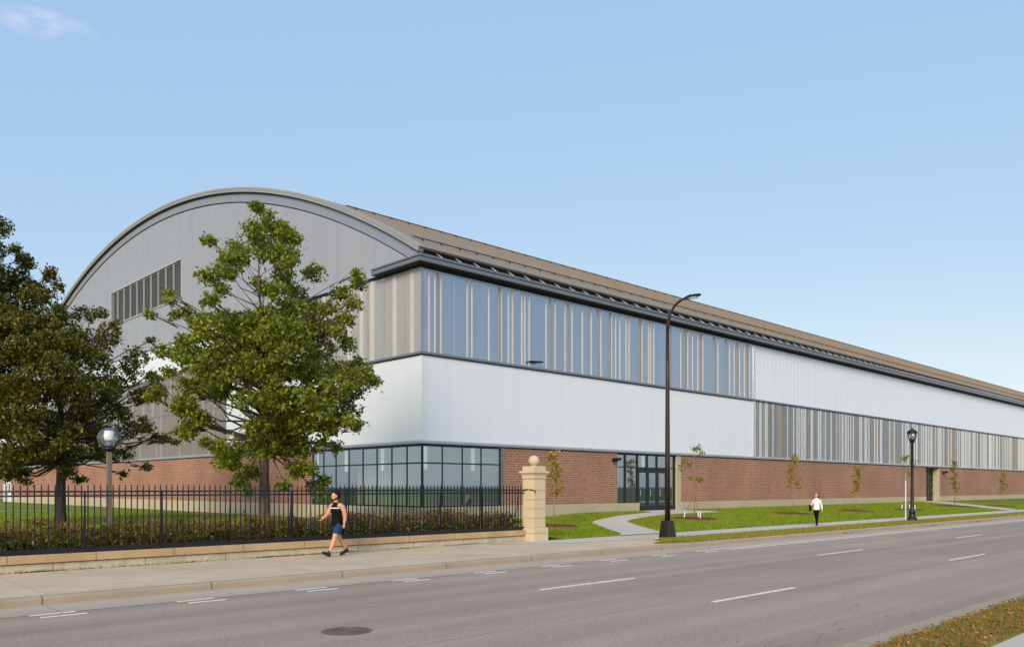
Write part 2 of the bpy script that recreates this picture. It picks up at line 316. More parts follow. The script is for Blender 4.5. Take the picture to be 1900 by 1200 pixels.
M['seamtan']=simple('tan_seam',(.43,.335,.255),.9,0,.15,6)
M['tar']=simple('tar',(.19,.145,.13),.7,0,.2,12)  # tar marks, and the painted shade strip along the near kerb
M['iron']=speckled('cast_iron',(.15,.11,.095),(.06,.045,.04),(.24,.19,.17),fine=45,coarse=4,rough=.6,bump=.6)

# ------------------------------------------------------------------ ground levels
XC,YF,YB=24.68,32.0,104.8      # hall corner, street facade, back facade
def sm(t): t=max(0.,min(1.,t)); return t*t*(3-2*t)
def g(X,Y):
    if Y<=20.3: return .15
    hi=.30+.25*sm((X-31)/6)
    b=.15+(hi-.15)*max(0,min(1,(Y-20.3)/11.7))
    left=.35-.25*sm((Y-55)/30)
    w=sm((X-20.9)/1.6)
    return left*(1-w)+b*w
def strip(name,x0,x1,y0,y1,z,mat,parent=None,nx=1,thick=.0):
    mb=MB()
    for i in range(nx):
        a=x0+(x1-x0)*i/nx; b=x0+(x1-x0)*(i+1)/nx
        mb.quad((a,y0,z),(b,y0,z),(b,y1,z),(a,y1,z))
    return mb.build(name,mat,parent)
mb=MB(); mb.quad((-3000,-3000,-.06),(3000,-3000,-.06),(3000,3000,-.06),(-3000,3000,-.06)); struct(mb.build('ground',M['ground']))
road=struct(strip('road',-60,260,4.45,14.9,0,M['asphalt']))
struct(strip('gutter',-60,260,14.9,16.12,.004,M['gutter']))
def kerb(name,yf,dirn,x0=-60,x1=260,w=.20):       # rounded kerb, face at yf, body going dirn
    prof=[(0,-.05),(0.012,.105),(.028,.138),(.055,.15),(w,.150),(w,-.05)]
    mb=MB(); n=80
    rings=[[(x0+(x1-x0)*i/n,yf+dirn*a,b) for a,b in prof] for i in range(n+1)]
    mb.loft(rings); return struct(mb.build(name,M['kerb']))
kerb('kerb',16.10,1); kerb('kerb_near',4.47,-1,w=.38)
def poly(name,pts,mat,dz=.004,drape=True,parent=None,cell=.5):
    import bmesh
    bm=bmesh.new(); vs=[bm.verts.new((x,y,0)) for x,y in pts]; bm.faces.new(vs)
    if drape:
        xs=[p[0] for p in pts]; ys=[p[1] for p in pts]
        for ax,lo,hi in ((0,min(xs),max(xs)),(1,min(ys),max(ys))):
            k=lo+cell
            while k<hi:
                co=(k,0,0) if ax==0 else (0,k,0); no=(1,0,0) if ax==0 else (0,1,0)
                bmesh.ops.bisect_plane(bm,geom=bm.verts[:]+bm.edges[:]+bm.faces[:],plane_co=co,plane_no=no); k+=cell
        for v in bm.verts: v.co.z=g(v.co.x,v.co.y)+dz
    else:
        for v in bm.verts: v.co.z=dz
    me=bpy.data.meshes.new(name); bm.normal_update(); bm.to_mesh(me); bm.free(); me.materials.append(mat)
    o=bpy.data.objects.new(name,me); COL.objects.link(o); return o
# footway beside the fence, narrower walk beyond the gate pier
struct(poly('sidewalk',[(-60,16.29),(24.4,16.29),(24.4,18.05),(28.4,20.25),(25.6,20.43),(21.5,20.5),(21.5,20.74),(-60,20.74)],M['walk'],.150,False))
struct(poly('sidewalk_far',[(24.4,18.05),(260,18.05),(260,20.25),(28.4,20.25)],M['walk2'],.152,False))
struct(poly('driveway_apron',[(18.6,20.45),(20.4,20.33),(25.4,20.3),(25.1,18.6),(20.6,18.9)],M['walk2'],.156,False))
struct(poly('sidewalk_near',[(-60,-4),(260,-4),(260,3.12),(-60,3.12)],M['walk2'],.150,False))
struct(poly('verge_near',[(-60,3.12),(260,3.12),(260,4.10),(-60,4.10)],M['vergesoil'],.150,False))
VERGE=[(22.7,16.62),(24.0,17.25),(24.9,18.04),(260,18.04),(260,16.29),(24.2,16.29)]
struct(poly('verge',VERGE,M['vergesoil'],.156,False))
# lawn height field
def lawn():
    xs=[-60,-20]+list(np.arange(0,20.9,2.0))+list(np.arange(20.9,24,.4))+list(np.arange(24,130,1.0))+[160,260]
    ys=[20.75,20.95,21.5,22.5,24,26,28,30,32,34,40,50,55,60,65,70,75,80,85,90,110,160]
    mb=MB(); idx={}
    for i,x in enumerate(xs):
        for j,y in enumerate(ys): idx[i,j]=len(mb.v); mb.v.append((float(x),float(y),g(x,y)))
    for i in range(len(xs)-1):
        for j in range(len(ys)-1):
            if xs[i]>=XC+.2 and ys[j]>=33: continue
            mb.f.append((idx[i,j],idx[i+1,j],idx[i+1,j+1],idx[i,j+1])); mb.m.append(0)
    o=mb.build('lawn',M['lawn'],smooth=True)
    return struct(o)
lawn()
struct(strip('lawn_edge',21.45,260,20.25,20.80,.153,M['lawn']))
PATH=[(28.35,20.25),(33.2,25.9),(33.7,26.45),(34.5,26.85),(39.66,28.4),(42.3,28.75),(46.9,28.75),(46.9,30.2),(46.4,30.6),(46.4,31.97),(42.0,31.97),(41.4,30.6),(34.36,28.5),(33.0,28.05),(31.9,27.3),(27.95,22.9),(26.4,21.0),(25.5,20.43)]
struct(poly('path',PATH,M['walk2'],.018))
struct(poly('side_path',[(89.6,31.9),(93.6,31.9),(93.2,30.5),(78.8,20.25),(76.0,20.25)],M['walk2'],.018))
struct(poly('garden_path',[(-10,60),(19,74),(19.6,75.6),(-10,63)],M['walk2'],.02))
def inpoly(x,y,P):
    r=False; j=len(P)-1
    for i in range(len(P)):
        if (P[i][1]>y)!=(P[j][1]>y) and x<(P[j][0]-P[i][0])*(y-P[i][1])/(P[j][1]-P[i][1])+P[i][0]: r=not r
        j=i
    return r
# painted markings, children of the road
def dash(name,x0,x1,y,w=.10,lab=None):
    mb=MB(); mb.box(x0,x1,y-w/2,y+w/2,.001,.008); o=mb.build(name,M['paint'],road); return o
for k in range(-2,9): dash('lane_line',12.83+12.19*(k-1)-.95+.0,12.83+12.19*(k-1)-.95+3.06,11.52)
for k in range(-2,9): dash('lane_line',12.05+.82+12.19*(k-1),12.05+.82+3.02+12.19*(k-1),8.14)
for k in range(-3,9):
    x=3.63+2.37*k
    dash('bicycle_lane_dash',x,x+.68,14.54,.075); dash('bicycle_lane_dash',x-.08,x+.60,14.86,.06)
dash('edge_line',24.1,200,14.60,.10); dash('edge_line',23.4,200,14.93,.08)
rt=random.Random(4)
for i in range(14):
    x=rt.uniform(9.5,14.5); y=5.0+rt.random()*1.3; L_=rt.uniform(.08,.45); pts_=[(x+L_*j/4,y+rt.uniform(-.015,.015)+.06*j/4,.0015) for j in range(5)]
    mb=MB(); mb.tube(pts_,[.004,.010,.013,.009,.004],6,flat=.15); mb.build('tar_mark',M['tar'],road)
struct(strip('kerb_seam',-60,260,4.472,4.495,.003,M['tar']))  # shade of the near kerb face, painted as a thin dark strip
for y_ in (8.62,12.02):
    mb=MB(); w_=random.Random(int(y_*10)); px_=-10.; py_=y_
    while px_<120:
        nx_=px_+w_.uniform(.6,1.6); ny_=y_+w_.uniform(-.03,.03); wd=w_.uniform(.008,.02)
        mb.quad((px_,py_-wd,.0025),(nx_,ny_-wd,.0025),(nx_,ny_+wd,.0025),(px_,py_+wd,.0025)); px_,py_=nx_,ny_
    mb.build('pavement_seam',M['seamtan'],road)
# manhole
mh=thing('manhole_cover','round rusty iron manhole cover set in the asphalt','manhole cover',(6.47,10.15,0))
mb=MB(); mb.lathe([(.30,-.02),(.30,.006),(.27,.010),(.0001,.010)],(6.47,10.15,0),32)
for r in (.08,.16,.23): 
    mb.lathe([(r,.009),(r,.016),(r+.03,.016),(r+.03,.009)],(6.47,10.15,0),32)
mb.build('lid',M['iron'],mh)
mb=MB(); mb.lathe([(.36,-.02),(.36,.005),(.31,.005),(.31,-.02)],(6.47,10.15,0),32); mb.build('ring',M['iron'],mh)

# ------------------------------------------------------------------ the hall
hall=thing('sports_hall','long brick and metal clad sports hall with a barrel roof and arched grey gable','building',(XC,YF,0))
XE=190.0
Z_BT,Z_L0,Z_L1,Z_T,Z_PL=4.21,8.53,8.69,12.70,1.07
def P(name,mb,mat,parent=hall,**k): return mb.build(name,mat,parent,**k)
T=.35
def wall_street(x0,x1,z0,z1): return MB().box(x0,x1,YF,YF+T,z0,z1)
def wall_gable(y0,y1,z0,z1): return MB().box(XC,XC+T,y0,y1,z0,z1)
# brick and plinth
P('brick_wall',wall_street(30.19,39.83,Z_PL,Z_BT),M['brick'])
P('brick_wall',wall_street(46.62,91.2,Z_PL,Z_BT),M['brick'])
P('brick_wall',wall_street(95.2,XE,Z_PL,Z_BT),M['brick'])
P('brick_wall',wall_gable(42.4,YB,Z_PL,Z_BT),M['brick'])
def pl_st(x0,x1): return MB().box(x0,x1,YF-.06,YF+T,-.3,Z_PL-.003)
P('stone_plinth',pl_st(XC-.06,41.98),M['plinth']); P('stone_plinth',pl_st(46.62,91.2),M['plinth']); P('stone_plinth',pl_st(95.2,XE),M['plinth'])
P('stone_plinth',MB().box(XC-.06,XC+T,YF+T,YB,-.3,Z_PL-.003),M['plinth'])
# profiled cladding: a folded sheet following (u,depth,material) points
def fold(pts,z0,z1,axis):     # pts: (u, out, mat of the face that follows)
    mb=MB()
    for (u0,d0,m),(u1,d1,_) in zip(pts,pts[1:]):
        if axis=='x': a=(u0,YF-d0);b=(u1,YF-d1); mb.quad((a[0],a[1],z0),(b[0],b[1],z0),(b[0],b[1],z1),(a[0],a[1],z1),m)
        else: a=(XC-d0,u0);b=(XC-d1,u1); mb.quad((b[0],b[1],z0),(a[0],a[1],z0),(a[0],a[1],z1),(b[0],b[1],z1),m)
    return mb
def ribbed(u0,u1,strips,base=.05,jog=.035):
    # strips: sorted (centre,width,mat); flats between them have a faint standing joint every ~0.6 m
    pts=[(u0,base,0)]; u=u0
    def flats(a,b):
        n=max(1,int((b-a)/.75))
        for i in range(1,n):
            x=a+(b-a)*i/n
            pts.extend([(x-.015,base,0),(x,base+.012,0),(x+.015,base,0)])
    for c_,w,m in strips:
        a=c_-w/2; b=c_+w/2
        if a<u+.02 or b>u1-.02: continue
        flats(u,a)
        pts.extend([(a,base,m),(a+.012,base+jog,m),(b-.012,base+jog,m),(b,base,0)])
        u=b
    flats(u,u1); pts.append((u1,base,0)); return pts
CREAM=[25.08,25.45,25.83,27.56,27.88,29.06,29.95,30.49,30.79,31.49,31.72,32.07,33.41,34.16,35.0,35.6,36.5,37.3,38.2,39.22,39.59,40.01,40.63,40.92,42.25,42.93,43.16,43.51,46.53,47.35,47.92,48.57,49.19,51.11,52.65,53.27,54.02,54.7,55.47]
TAN=[25.62,29.8,33.75,35.25,37.9,39.03,42.02,45.29,47.03,48.92,50.62,52.18,53.72,55.12]
st=sorted([(x,.105,1) for x in CREAM]+[(x,.22 if x>40 else .12,2) for x in TAN])
X1=56.02
P('striped_cladding',fold(ribbed(XC,X1,st),Z_L1,Z_T,'x'),[M['clad_flat'],M['clad_cream'],M['clad_tan']])
def randstrips(a,b,seed,gaps,mats,widths):
    r=random.Random(seed); out=[]; u=a+.15
    while u<b:
        w=r.choice(widths); out.append((u+w/2,w,r.choice(mats))); u+=w+r.choice(gaps)
    return out
st=randstrips(X1,XE,5,(.08,.14,.2,.3,.45),(1,2,2,3,3,3,4),(.08,.10,.14,.2))
P('striped_cladding',fold(ribbed(X1,XE,st,.05,.05),Z_BT+.16,Z_L0,'x'),[M['clad_steel'],M['clad_cream'],M['clad_grey'],M['clad_pale'],M['clad_tan']])
def whitepts(a,b,step,depth,base=.05):
    pts=[(a,base,0)]; u=a+step
    while u<b-.1:
        pts.extend([(u-.02,base,0),(u,base+depth,0),(u+.02,base,0)]); u+=step
    pts.append((b,base,0)); return pts
P('white_panel',fold(whitepts(XC,X1,.61,.004),Z_BT+.16,Z_L0,'x'),M['white'])
P('white_panel',fold(whitepts(X1,XE,.61,.009),Z_L1,Z_T,'x'),M['white'])
# gable side panels
Y1=53.6
st=[(32.12,.2,2),(32.74,.26,1),(33.3,.12,2),(34.19,.3,1),(35.1,.14,2),(36.2,.34,1),(36.62,.2,2),(37.2,.3,1),(38.35,.42,1),(39.6,.2,2),(41.0,.3,1),(42.3,.2,1),(44.,.3,2),(46,.3,1),(47.7,.2,1),(49.2,.3,2),(51,.3,1),(52.6,.2,1)]
P('striped_cladding',fold(ribbed(YF,Y1,st),Z_L1,12.86,'y'),[M['clad_warm'],M['clad_cream'],M['clad_stone']])
P('white_panel',fold(whitepts(YF,Y1,.61,.004),Z_BT+.16,Z_L0,'y'),M['white'])
P('white_panel',fold(whitepts(Y1,YB,.61,.006),10.62,12.98,'y'),M['white'])
st=[(60.6,.4,1),(63.1,.25,1),(65.0,.22,1),(66.7,.5,1),(68.7,.5,1),(71.1,.3,1),(72.6,.5,1),(75,.3,1),(78,.4,1),(81,.3,1),(85,.4,1),(90,.3,1),(95,.4,1),(57.2,.3,1),(55.3,.4,1)]
P('grey_cladding',fold(ribbed(Y1,YB,sorted(st)),7.58,10.50,'y'),[M['clad_taupe'],M['clad_fawn']])
P('grey_cladding',fold(ribbed(Y1,YB,sorted([(y-1.7 if i%2 else y+.9,w*.8,m) for i,(y,w,m) in enumerate(st)])),Z_BT+.16,7.50,'y'),[M['clad_taupe'],M['clad_fawn']])
# ledges and trims
def ledge(name,x0,x1,z0,z1,out,mat,both=None):
    mb=MB(); mb.box(x0,x1,YF-out,YF-.003,z0,z1); return mb.build(name,mat,hall)
def ledge_g(name,y0,y1,z0,z1,out,mat): return MB().box(XC-out,XC-.003,y0,y1,z0,z1).build(name,mat,hall)
for z0,z1,o,mat in ((Z_L0,Z_L0+.05,.12,'soffit'),(Z_L0+.05,Z_L1,.17,'trim')):
    ledge('ledge',XC-o,XE,z0,z1,o,M[mat]); ledge_g('ledge',YF,Y1,z0,z1,o,M[mat])
def molding(axis,a,b):         # base flashing over the brick: small stepped profile
    prof=[(.0,0),(.10,.0),(.10,.05),(.16,.06),(.16,.13),(.07,.175),(.0,.175)]
    mb=MB()
    if axis=='x': mb.loft([[(x-(o if x<=XC else 0),YF-o,Z_BT+h) for o,h in prof] for x in (a,b)])
    else: mb.loft([[(XC-o,y-(o if y<=YF else 0),Z_BT+h) for o,h in prof] for y in (a,b)])
    return mb
P('base_flashing',molding('x',XC,XE),M['trimlight']); P('base_flashing',molding('y',YF,YB),M['trimlight'])
P('shadow_gap',MB().box(XC-.02,XE,YF-.04,YF-.004,Z_BT-.05,Z_BT-.004),M['darkgap'])
P('shadow_gap',MB().box(XC-.04,XC-.004,YF,YB,Z_BT-.05,Z_BT-.004),M['darkgap'])
P('module_joint',MB().box(X1-.06,X1+.06,YF-.14,YF-.02,Z_BT+.18,Z_T-.01),M['trimlight'])
P('module_joint',MB().box(XC-.12,XC-.02,Y1-.05,Y1+.05,Z_BT+.18,12.8),M['trim'])
P('corner_trim',MB().box(XC-.075,XC-.005,YF-.075,YF-.005,Z_L1+.003,Z_T+.1),M['clad_tan'])
P('corner_trim',MB().box(XC-.065,XC-.008,YF-.065,YF-.008,Z_BT+.18,Z_L0-.003),M['white'])
for z in (7.50,10.50): ledge_g('panel_joint',Y1,YB,z,z+.08,.07 if z<9 else .10,M['trim'])
# gable ledge (bottom of the smooth gable)
ledge_g('gable_ledge',35.5,YB,12.98,13.10,.22,M['trimlight']); ledge_g('gable_ledge',35.5,Y1,12.86,12.975,.10,M['soffit'])
# core behind everything so that no light leaks
P('core_wall',MB().box(XC+.01,XE,YF+.02,YF+T,Z_BT,12.7),M['darkgap']); P('core_wall',MB().box(XC+.01,XC+T,YF+T,YB,Z_BT,12.99),M['darkgap'])
# cornice
Z_S=12.93
def cornice():
    prof=[(0,0),(.60,0),(.62,.03),(.62,.20),(.56,.215),(.56,.24),(.64,.25),(.64,.33),(.0,.36)]
    mb=MB(); mb.loft([[(x-(o if x<=XC else 0),YF-o,Z_S+h) for o,h in prof] for x in (XC,XE)])
    mb.loft([[(XC-o,y-(o if y<=YF else 0),Z_S+h) for o,h in prof] for y in (YF,35.47)]); return mb
P('cornice',cornice(),M['cornice'])
mb=MB(); mb.box(XC-.57,XE,YF-.57,YF-.06,Z_S-.012,Z_S-.003); mb.box(XC-.57,XC-.06,YF-.05,35.44,Z_S-.012,Z_S-.003); P('soffit',mb,M['soffit'])
mb=MB(); mb.box(XC-.08,XE,YF-.09,YF-.003,Z_T+.003,Z_T+.06); mb.box(XC-.09,XC-.003,YF,35.4,Z_T+.003,Z_T+.06); P('head_trim',mb,M['trimlight'])
mb=MB(); mb.box(XC-.03,XE,YF-.04,YF-.002,Z_T+.063,Z_S-.014); mb.box(XC-.04,XC-.002,YF,35.4,Z_T+.063,Z_S-.014); P('frieze',mb,M['soffit'])
P('cornice_flashing',MB().box(XC-.60,XE,YF-.60,YF-.30,Z_S+.362,Z_S+.375),M['trimlight'])
# barrel roof
CY,CZ,RO=68.3,-48.10,71.83
def arc(y,r): return CZ+math.sqrt(r*r-(y-CY)**2)
YE0=31.80; YE1=2*CY-YE0; N=64
XG=XC-.32
ysx=[YE0+(YE1-YE0)*i/N for i in range(N+1)]
def onarc(y,dr):        # point on radius RO+dr in the direction of the point (y) of the outer arc
    z=arc(y,RO); v=Vector((0,y-CY,z-CZ)).normalized(); return (CY+v.y*(RO+dr),CZ+v.z*(RO+dr))
mb=MB(); mb.loft([[(x,*onarc(y,0)) for y in ysx]+[(x,*onarc(y,-.10)) for y in reversed(ysx)] for x in (XG+.05,XE)],cap=False)
roof=P('roof',mb,M['roof'],smooth=False)
mb=MB(); x=XG+.5
while x<XE:
    for a,b in zip(ysx[:30],ysx[1:31]):
        p,q=onarc(a,0.0),onarc(b,0.0); p2,q2=onarc(a,.035),onarc(b,.035)
        mb.quad((x,p[0],p[1]),(x,q[0],q[1]),(x,q2[0],q2[1]),(x,p2[0],p2[1])); mb.quad((x+.02,p[0],p[1]),(x+.02,q[0],q[1]),(x+.02,q2[0],q2[1]),(x+.02,p2[0],p2[1]))
        mb.quad((x,p2[0],p2[1]),(x,q2[0],q2[1]),(x+.02,q2[0],q2[1]),(x+.02,p2[0],p2[1]))
    x+=.61
mb.build('standing_seams',M['roof'],roof)
def arcband(x0,x1,d0,d1,mat,name,parent=hall,ya=YE0,yb=YE1):
    ys=[ya+(yb-ya)*i/N for i in range(N+1)]
    mb=MB(); mb.loft([[(x0,*onarc(y,d0)),(x1,*onarc(y,d0)),(x1,*onarc(y,d1)),(x0,*onarc(y,d1))] for y in ys]); return mb.build(name,mat,parent)
arcband(XG-.02,XG+.35,-.10,.03,M['roofedge'],'verge_cap',roof)
arcband(XG+.0,XC-.0,-.26,-.10,M['roofedge'],'verge_fascia',roof)
arcband(XG+.10,XC-.0,-.33,-.26,M['darkgap'],'verge_shadow_gap',roof)
arcband(XC-.10,XC-.0,-.84,-.33,M['archtrim'],'arch_fascia',hall)
arcband(XC-.045,XC-.0,-.90,-.84,M['darkgap'],'arch_shadow_gap',hall)
# gable wall under the arch with louvre opening
LY0,LY1,LZ0,LZ1=61.1,76.34,16.2,19.0
mb=MB()
ys=sorted(set([32.3+(YE1-.5-32.3)*i/60 for i in range(61)]+[LY0,LY1]))
for a,b in zip(ys,ys[1:]):
    ta,tb=arc(a,RO)-.89,arc(b,RO)-.89; ta=max(ta,13.1); tb=max(tb,13.1)
    xs_=XC-.03
    def q(z0a,z0b,z1a,z1b): mb.quad((xs_,b,z0b),(xs_,a,z0a),(xs_,a,z1a),(xs_,b,z1b))
    if a>=LY0-1e-6 and b<=LY1+1e-6: q(13.05,13.05,LZ0,LZ0); q(LZ1,LZ1,ta,tb)
    else: q(13.05,13.05,ta,tb)
P('gable_wall',mb,M['gable'])
y=33.5
while y<YB-1:
    mb=MB()
    if arc(y,RO)-1.1>13.2:
        if LY0-.05<y<LY1+.05: P('panel_seam',MB().box(XC-.036,XC-.031,y,y+.009,13.1,LZ0-.1),M['seam']); mb.box(XC-.036,XC-.031,y,y+.009,LZ1+.1,arc(y,RO)-1.1)
        else: mb.box(XC-.036,XC-.031,y,y+.012,13.1,arc(y,RO)-1.1)
        P('panel_seam',mb,M['seam'])
    y+=1.22
lv=P('louvre',MB().box(XC+.20,XC+.3,LY0,LY1,LZ0,LZ1),M['darkgap'])
mb=MB(); 
mb.box(XC-.10,XC+.2,LY0-.10,LY1+.10,LZ1,LZ1+.10); mb.box(XC-.10,XC+.2,LY0-.10,LY1+.10,LZ0-.10,LZ0); mb.box(XC-.10,XC+.2,LY0-.10,LY0,LZ0,LZ1); mb.box(XC-.10,XC+.2,LY1,LY1+.10,LZ0,LZ1)
for i in range(1,10): yy=LY0+(LY1-LY0)*i/10; mb.box(XC-.06,XC+.02,yy-.045,yy+.045,LZ0+.001,LZ1-.001)
mb.build('louvre_frame',M['louverframe'],lv)
for i in range(10):
    mb=MB(); ya=LY0+(LY1-LY0)*i/10+.05; yb=LY0+(LY1-LY0)*(i+1)/10-.05
    for k in range(15):
        z=LZ0+.09+(LZ1-LZ0-.1)*k/15; mb.obox((XC+.0,(ya+yb)/2,z+.04),(.045,0,.045),(0,(yb-ya)/2,0),(.004,0,-.004))
    mb.build('louvre_panel',M['louver'],lv)
# snow rails, eave gutter and struts
def rail(y,x0,name):
    mb=MB(); yy,zz=onarc(y,.10); mb.box(x0,XE,yy-.02,yy+.02,zz-.022,zz+.022)
    x=x0+.6
    while x<XE:
        y2,z2=onarc(y-.16,.02); mb.obox((x,(yy+y2)/2,(zz+z2)/2),(.05,0,0),(0,(yy-y2)/2,(zz-z2)/2),(0,.02,.05)); x+=1.22
    return mb.build(name,M['bronze'],roof)
rail(33.23,XC+.3,'snow_rail'); rail(39.3,XC+.3,'snow_rail')
ey,ez=onarc(YE0,0)
mb=MB(); mb.loft([[(x,ey+a,ez+b) for a,b in ((.02,-.04),(-.05,-.04),(-.07,-.01),(-.05,.012),(0,.0))] for x in (XG,XE)]); mb.build('eave_gutter',M['roofedge'],roof)
P('eave_recess',MB().box(XC+.01,XE,YF+.55,YF+.62,Z_S+.30,ez+.1),M['darkgap'])
P('eave_underside',MB().box(XC,XE,YF-.05,YF+.55,ez-.075,ez-.062),M['trim'])
P('recess_floor',MB().box(XC,XE,YF-.3,YF+.55,Z_S+.345,Z_S+.358),M['trim'])
for i in range(100):
    x=XC+1.0+i*1.22; mb=MB()
    mb.tube([(x,YF-.50,Z_S+.36),(x-.12,YF-.02,ez-.12)],.030,5); mb.build('eave_strut',M['louverframe'],roof)
# glazed corner
gz=bpy.data.objects.new('corner_window',None); COL.objects.link(gz); gz.parent=hall
GY=[32.0,33.3,34.59,35.91,37.22,38.58,39.9,41.2,42.34]; GX=[24.68,26.0,27.31,28.6,29.92]
GI=.06
mb=MB(); mb.quad((XC+GI,GY[-1],Z_PL),(XC+GI,GY[0],Z_PL),(XC+GI,GY[0],Z_BT),(XC+GI,GY[-1],Z_BT)); mb.quad((XC,YF+GI,Z_PL),(GX[-1],YF+GI,Z_PL),(GX[-1],YF+GI,Z_BT),(XC,YF+GI,Z_BT)); mb.build('glass',M['glass'],gz)
mb=MB()
for y in GY[1:]: mb.box(XC+.03,XC+.09,y-.025,y+.025,Z_PL+.06,Z_BT-.13)
mb.box(XC+.005,XC+.10,YF+.005,YF+.10,Z_PL,Z_BT-.004)
for x in GX[1:]: mb.box(x-.025,x+.025,YF+.03,YF+.09,Z_PL+.06,Z_BT-.13)
for z0,z1 in ((Z_PL,Z_PL+.07),(3.22,3.29),(Z_BT-.13,Z_BT-.055)):
    mb.box(XC+.022,XC+.095,YF+.10,GY[-1]+.05,z0,z1); mb.box(XC+.10,GX[-1]+.05,YF+.022,YF+.095,z0,z1)
mb.build('window_frame',M['frame'],gz)
P('window_jamb',MB().box(29.97,30.187,YF-.01,YF+T,Z_PL,Z_BT-.06),M['trim']); P('window_jamb',MB().box(XC-.01,XC+T,42.375,42.397,Z_PL,Z_BT-.06),M['trim'])
# entrance
en=bpy.data.objects.new('entrance_window',None); COL.objects.link(en); en.parent=hall
ZD=.57
mb=MB(); mb.quad((39.83,YF+.18,Z_PL),(42.0,YF+.18,Z_PL),(42.0,YF+.18,Z_BT),(39.83,YF+.18,Z_BT)); mb.quad((42.0,YF+.18,3.3),(46.1,YF+.18,3.3),(46.1,YF+.18,Z_BT),(42.0,YF+.18,Z_BT)); mb.quad((45.25,YF+.18,ZD),(46.1,YF+.18,ZD),(46.1,YF+.18,3.3),(45.25,YF+.18,3.3)); mb.build('glass',M['glass'],en)
mb=MB()
for x,z0 in ((39.87,Z_PL),(40.78,Z_PL),(42.02,ZD),(43.05,3.34),(44.1,3.34),(45.22,ZD),(46.08,ZD)): mb.box(x-.035,x+.035,YF+.10,YF+.24,z0+.001,Z_BT-.13)
mb.box(39.84,46.12,YF+.095,YF+.245,Z_BT-.13,Z_BT-.055); mb.box(39.84,42.0,YF+.095,YF+.245,3.28,3.34); mb.box(42.06,45.18,YF+.09,YF+.25,3.16,3.34); mb.box(45.26,46.05,YF+.095,YF+.245,3.28,3.34); mb.box(39.84,41.98,YF+.095,YF+.245,Z_PL,Z_PL+.08); mb.box(45.26,46.05,YF+.095,YF+.245,ZD,ZD+.28)
mb.build('window_frame',M['frame'],en)
P('entrance_jamb',MB().box(46.12,46.617,YF-.012,YF+T,.2,Z_BT-.06),M['plinth']); P('entrance_jamb',MB().box(39.835,39.838,YF,YF+T,Z_PL,Z_BT-.06),M['brick'])
for i in range(3):
    x0=42.06+i*1.04; x1=x0+1.035
    d=bpy.data.objects.new('entrance_door',None); COL.objects.link(d); d.parent=hall
    mb=MB(); mb.box(x0,x0+.13,YF+.12,YF+.2,ZD+.01,3.155); mb.box(x1-.13,x1,YF+.12,YF+.2,ZD+.01,3.155); mb.box(x0+.13,x1-.13,YF+.12,YF+.2,ZD+.01,ZD+.32); mb.box(x0+.13,x1-.13,YF+.12,YF+.2,2.98,3.155); mb.build('door_frame',M['frame'],d)
    mb=MB(); mb.quad((x0+.12,YF+.16,ZD+.3),(x1-.12,YF+.16,ZD+.3),(x1-.12,YF+.16,3.0),(x0+.12,YF+.16,3.0)); mb.build('glass',M['doorglass'],d)
    mb=MB(); mb.tube([(x0+.2,YF+.115,1.5),(x0+.2,YF+.06,1.5),(x0+.2,YF+.06,1.9),(x0+.2,YF+.115,1.9)],.014,6); mb.build('handle',M['trimlight'],d)
# interiors
def room(x0,x1,y0,y1,zf):
    mb=MB(); mb.quad((x0,y1,zf),(x1,y1,zf),(x1,y1,Z_BT),(x0,y1,Z_BT)); mb.quad((x1,y0,zf),(x1,y1,zf),(x1,y1,Z_BT),(x1,y0,Z_BT)); mb.quad((x0,y0,Z_BT-.02),(x1,y0,Z_BT-.02),(x1,y1,Z_BT-.02),(x0,y1,Z_BT-.02))
    P('interior_wall',mb,M['interior']); mb=MB(); mb.quad((x0,y0,zf),(x1,y0,zf),(x1,y1,zf),(x0,y1,zf)); P('interior_floor',mb,M['intfloor'])
room(XC+.36,30.1,YF+.36,42.3,.62)
mb=MB(); mb.box(XC+3.0,30.05,YF+3.0,42.25,.63,Z_BT-.03); P('interior_wall',mb,M['interior'])
room(39.7,46.6,YF+.36,38.0,.60)
mb=MB(); mb.quad((39.7,YF+.36,.6),(39.7,38,.6),(39.7,38,Z_BT),(39.7,YF+.36,Z_BT)); P('interior_wall',mb,M['interior'])
mb=MB(); mb.quad((XC+.36,42.3,.62),(30.1,42.3,.62),(30.1,42.3,Z_BT),(XC+.36,42.3,Z_BT)); P('interior_wall',mb,M['interior'])
for x,y in ((25.98,33.4),(29.2,33.4),(25.98,37.2),(25.98,40.8),(41.2,33.8),(44.8,33.8)):
    mb=MB(); mb.lathe([(.10,2.95),(.10,Z_BT-.05)],(x,y,0),16); P('pendant_lamp',mb,M['pendantlit'],smooth=True)
# recessed service door far along the street front
mb=MB(); mb.box(95.12,95.197,YF-.02,YF+1.6,.3,Z_BT-.06); P('recess_reveal',mb,M['plinth'])
mb=MB(); mb.box(91.05,91.2,YF+T,YF+1.6,.3,Z_BT-.06); mb.box(91.2,95.2,YF+1.5,YF+1.6,.3,Z_BT-.06); P('recess_wall',mb,M['interior'])
P('recess_ceiling',MB().box(91.2,95.2,YF,YF+1.5,Z_BT-.10,Z_BT-.055),M['darkgap']); P('recess_floor',MB().box(91.2,95.2,YF-.1,YF+1.5,.3,.57),M['plinth'])
gate=bpy.data.objects.new('service_door',None); COL.objects.link(gate); gate.parent=hall
mb=MB()
for i in range(7): x=91.25+i*.62; mb.box(x-.05,x+.05,YF+.62,YF+.70,.58,3.98)
for z in (.6,1.4,2.2,3.0,3.9): mb.box(91.22,95.08,YF+.60,YF+.72,z,z+.10)
mb.build('door_grille',M['frame'],gate)
mb=MB(); mb.quad((91.22,YF+.8,.58),(95.11,YF+.8,.58),(95.11,YF+.8,4.0),(91.22,YF+.8,4.0)); mb.build('glass',M['glass'],gate)
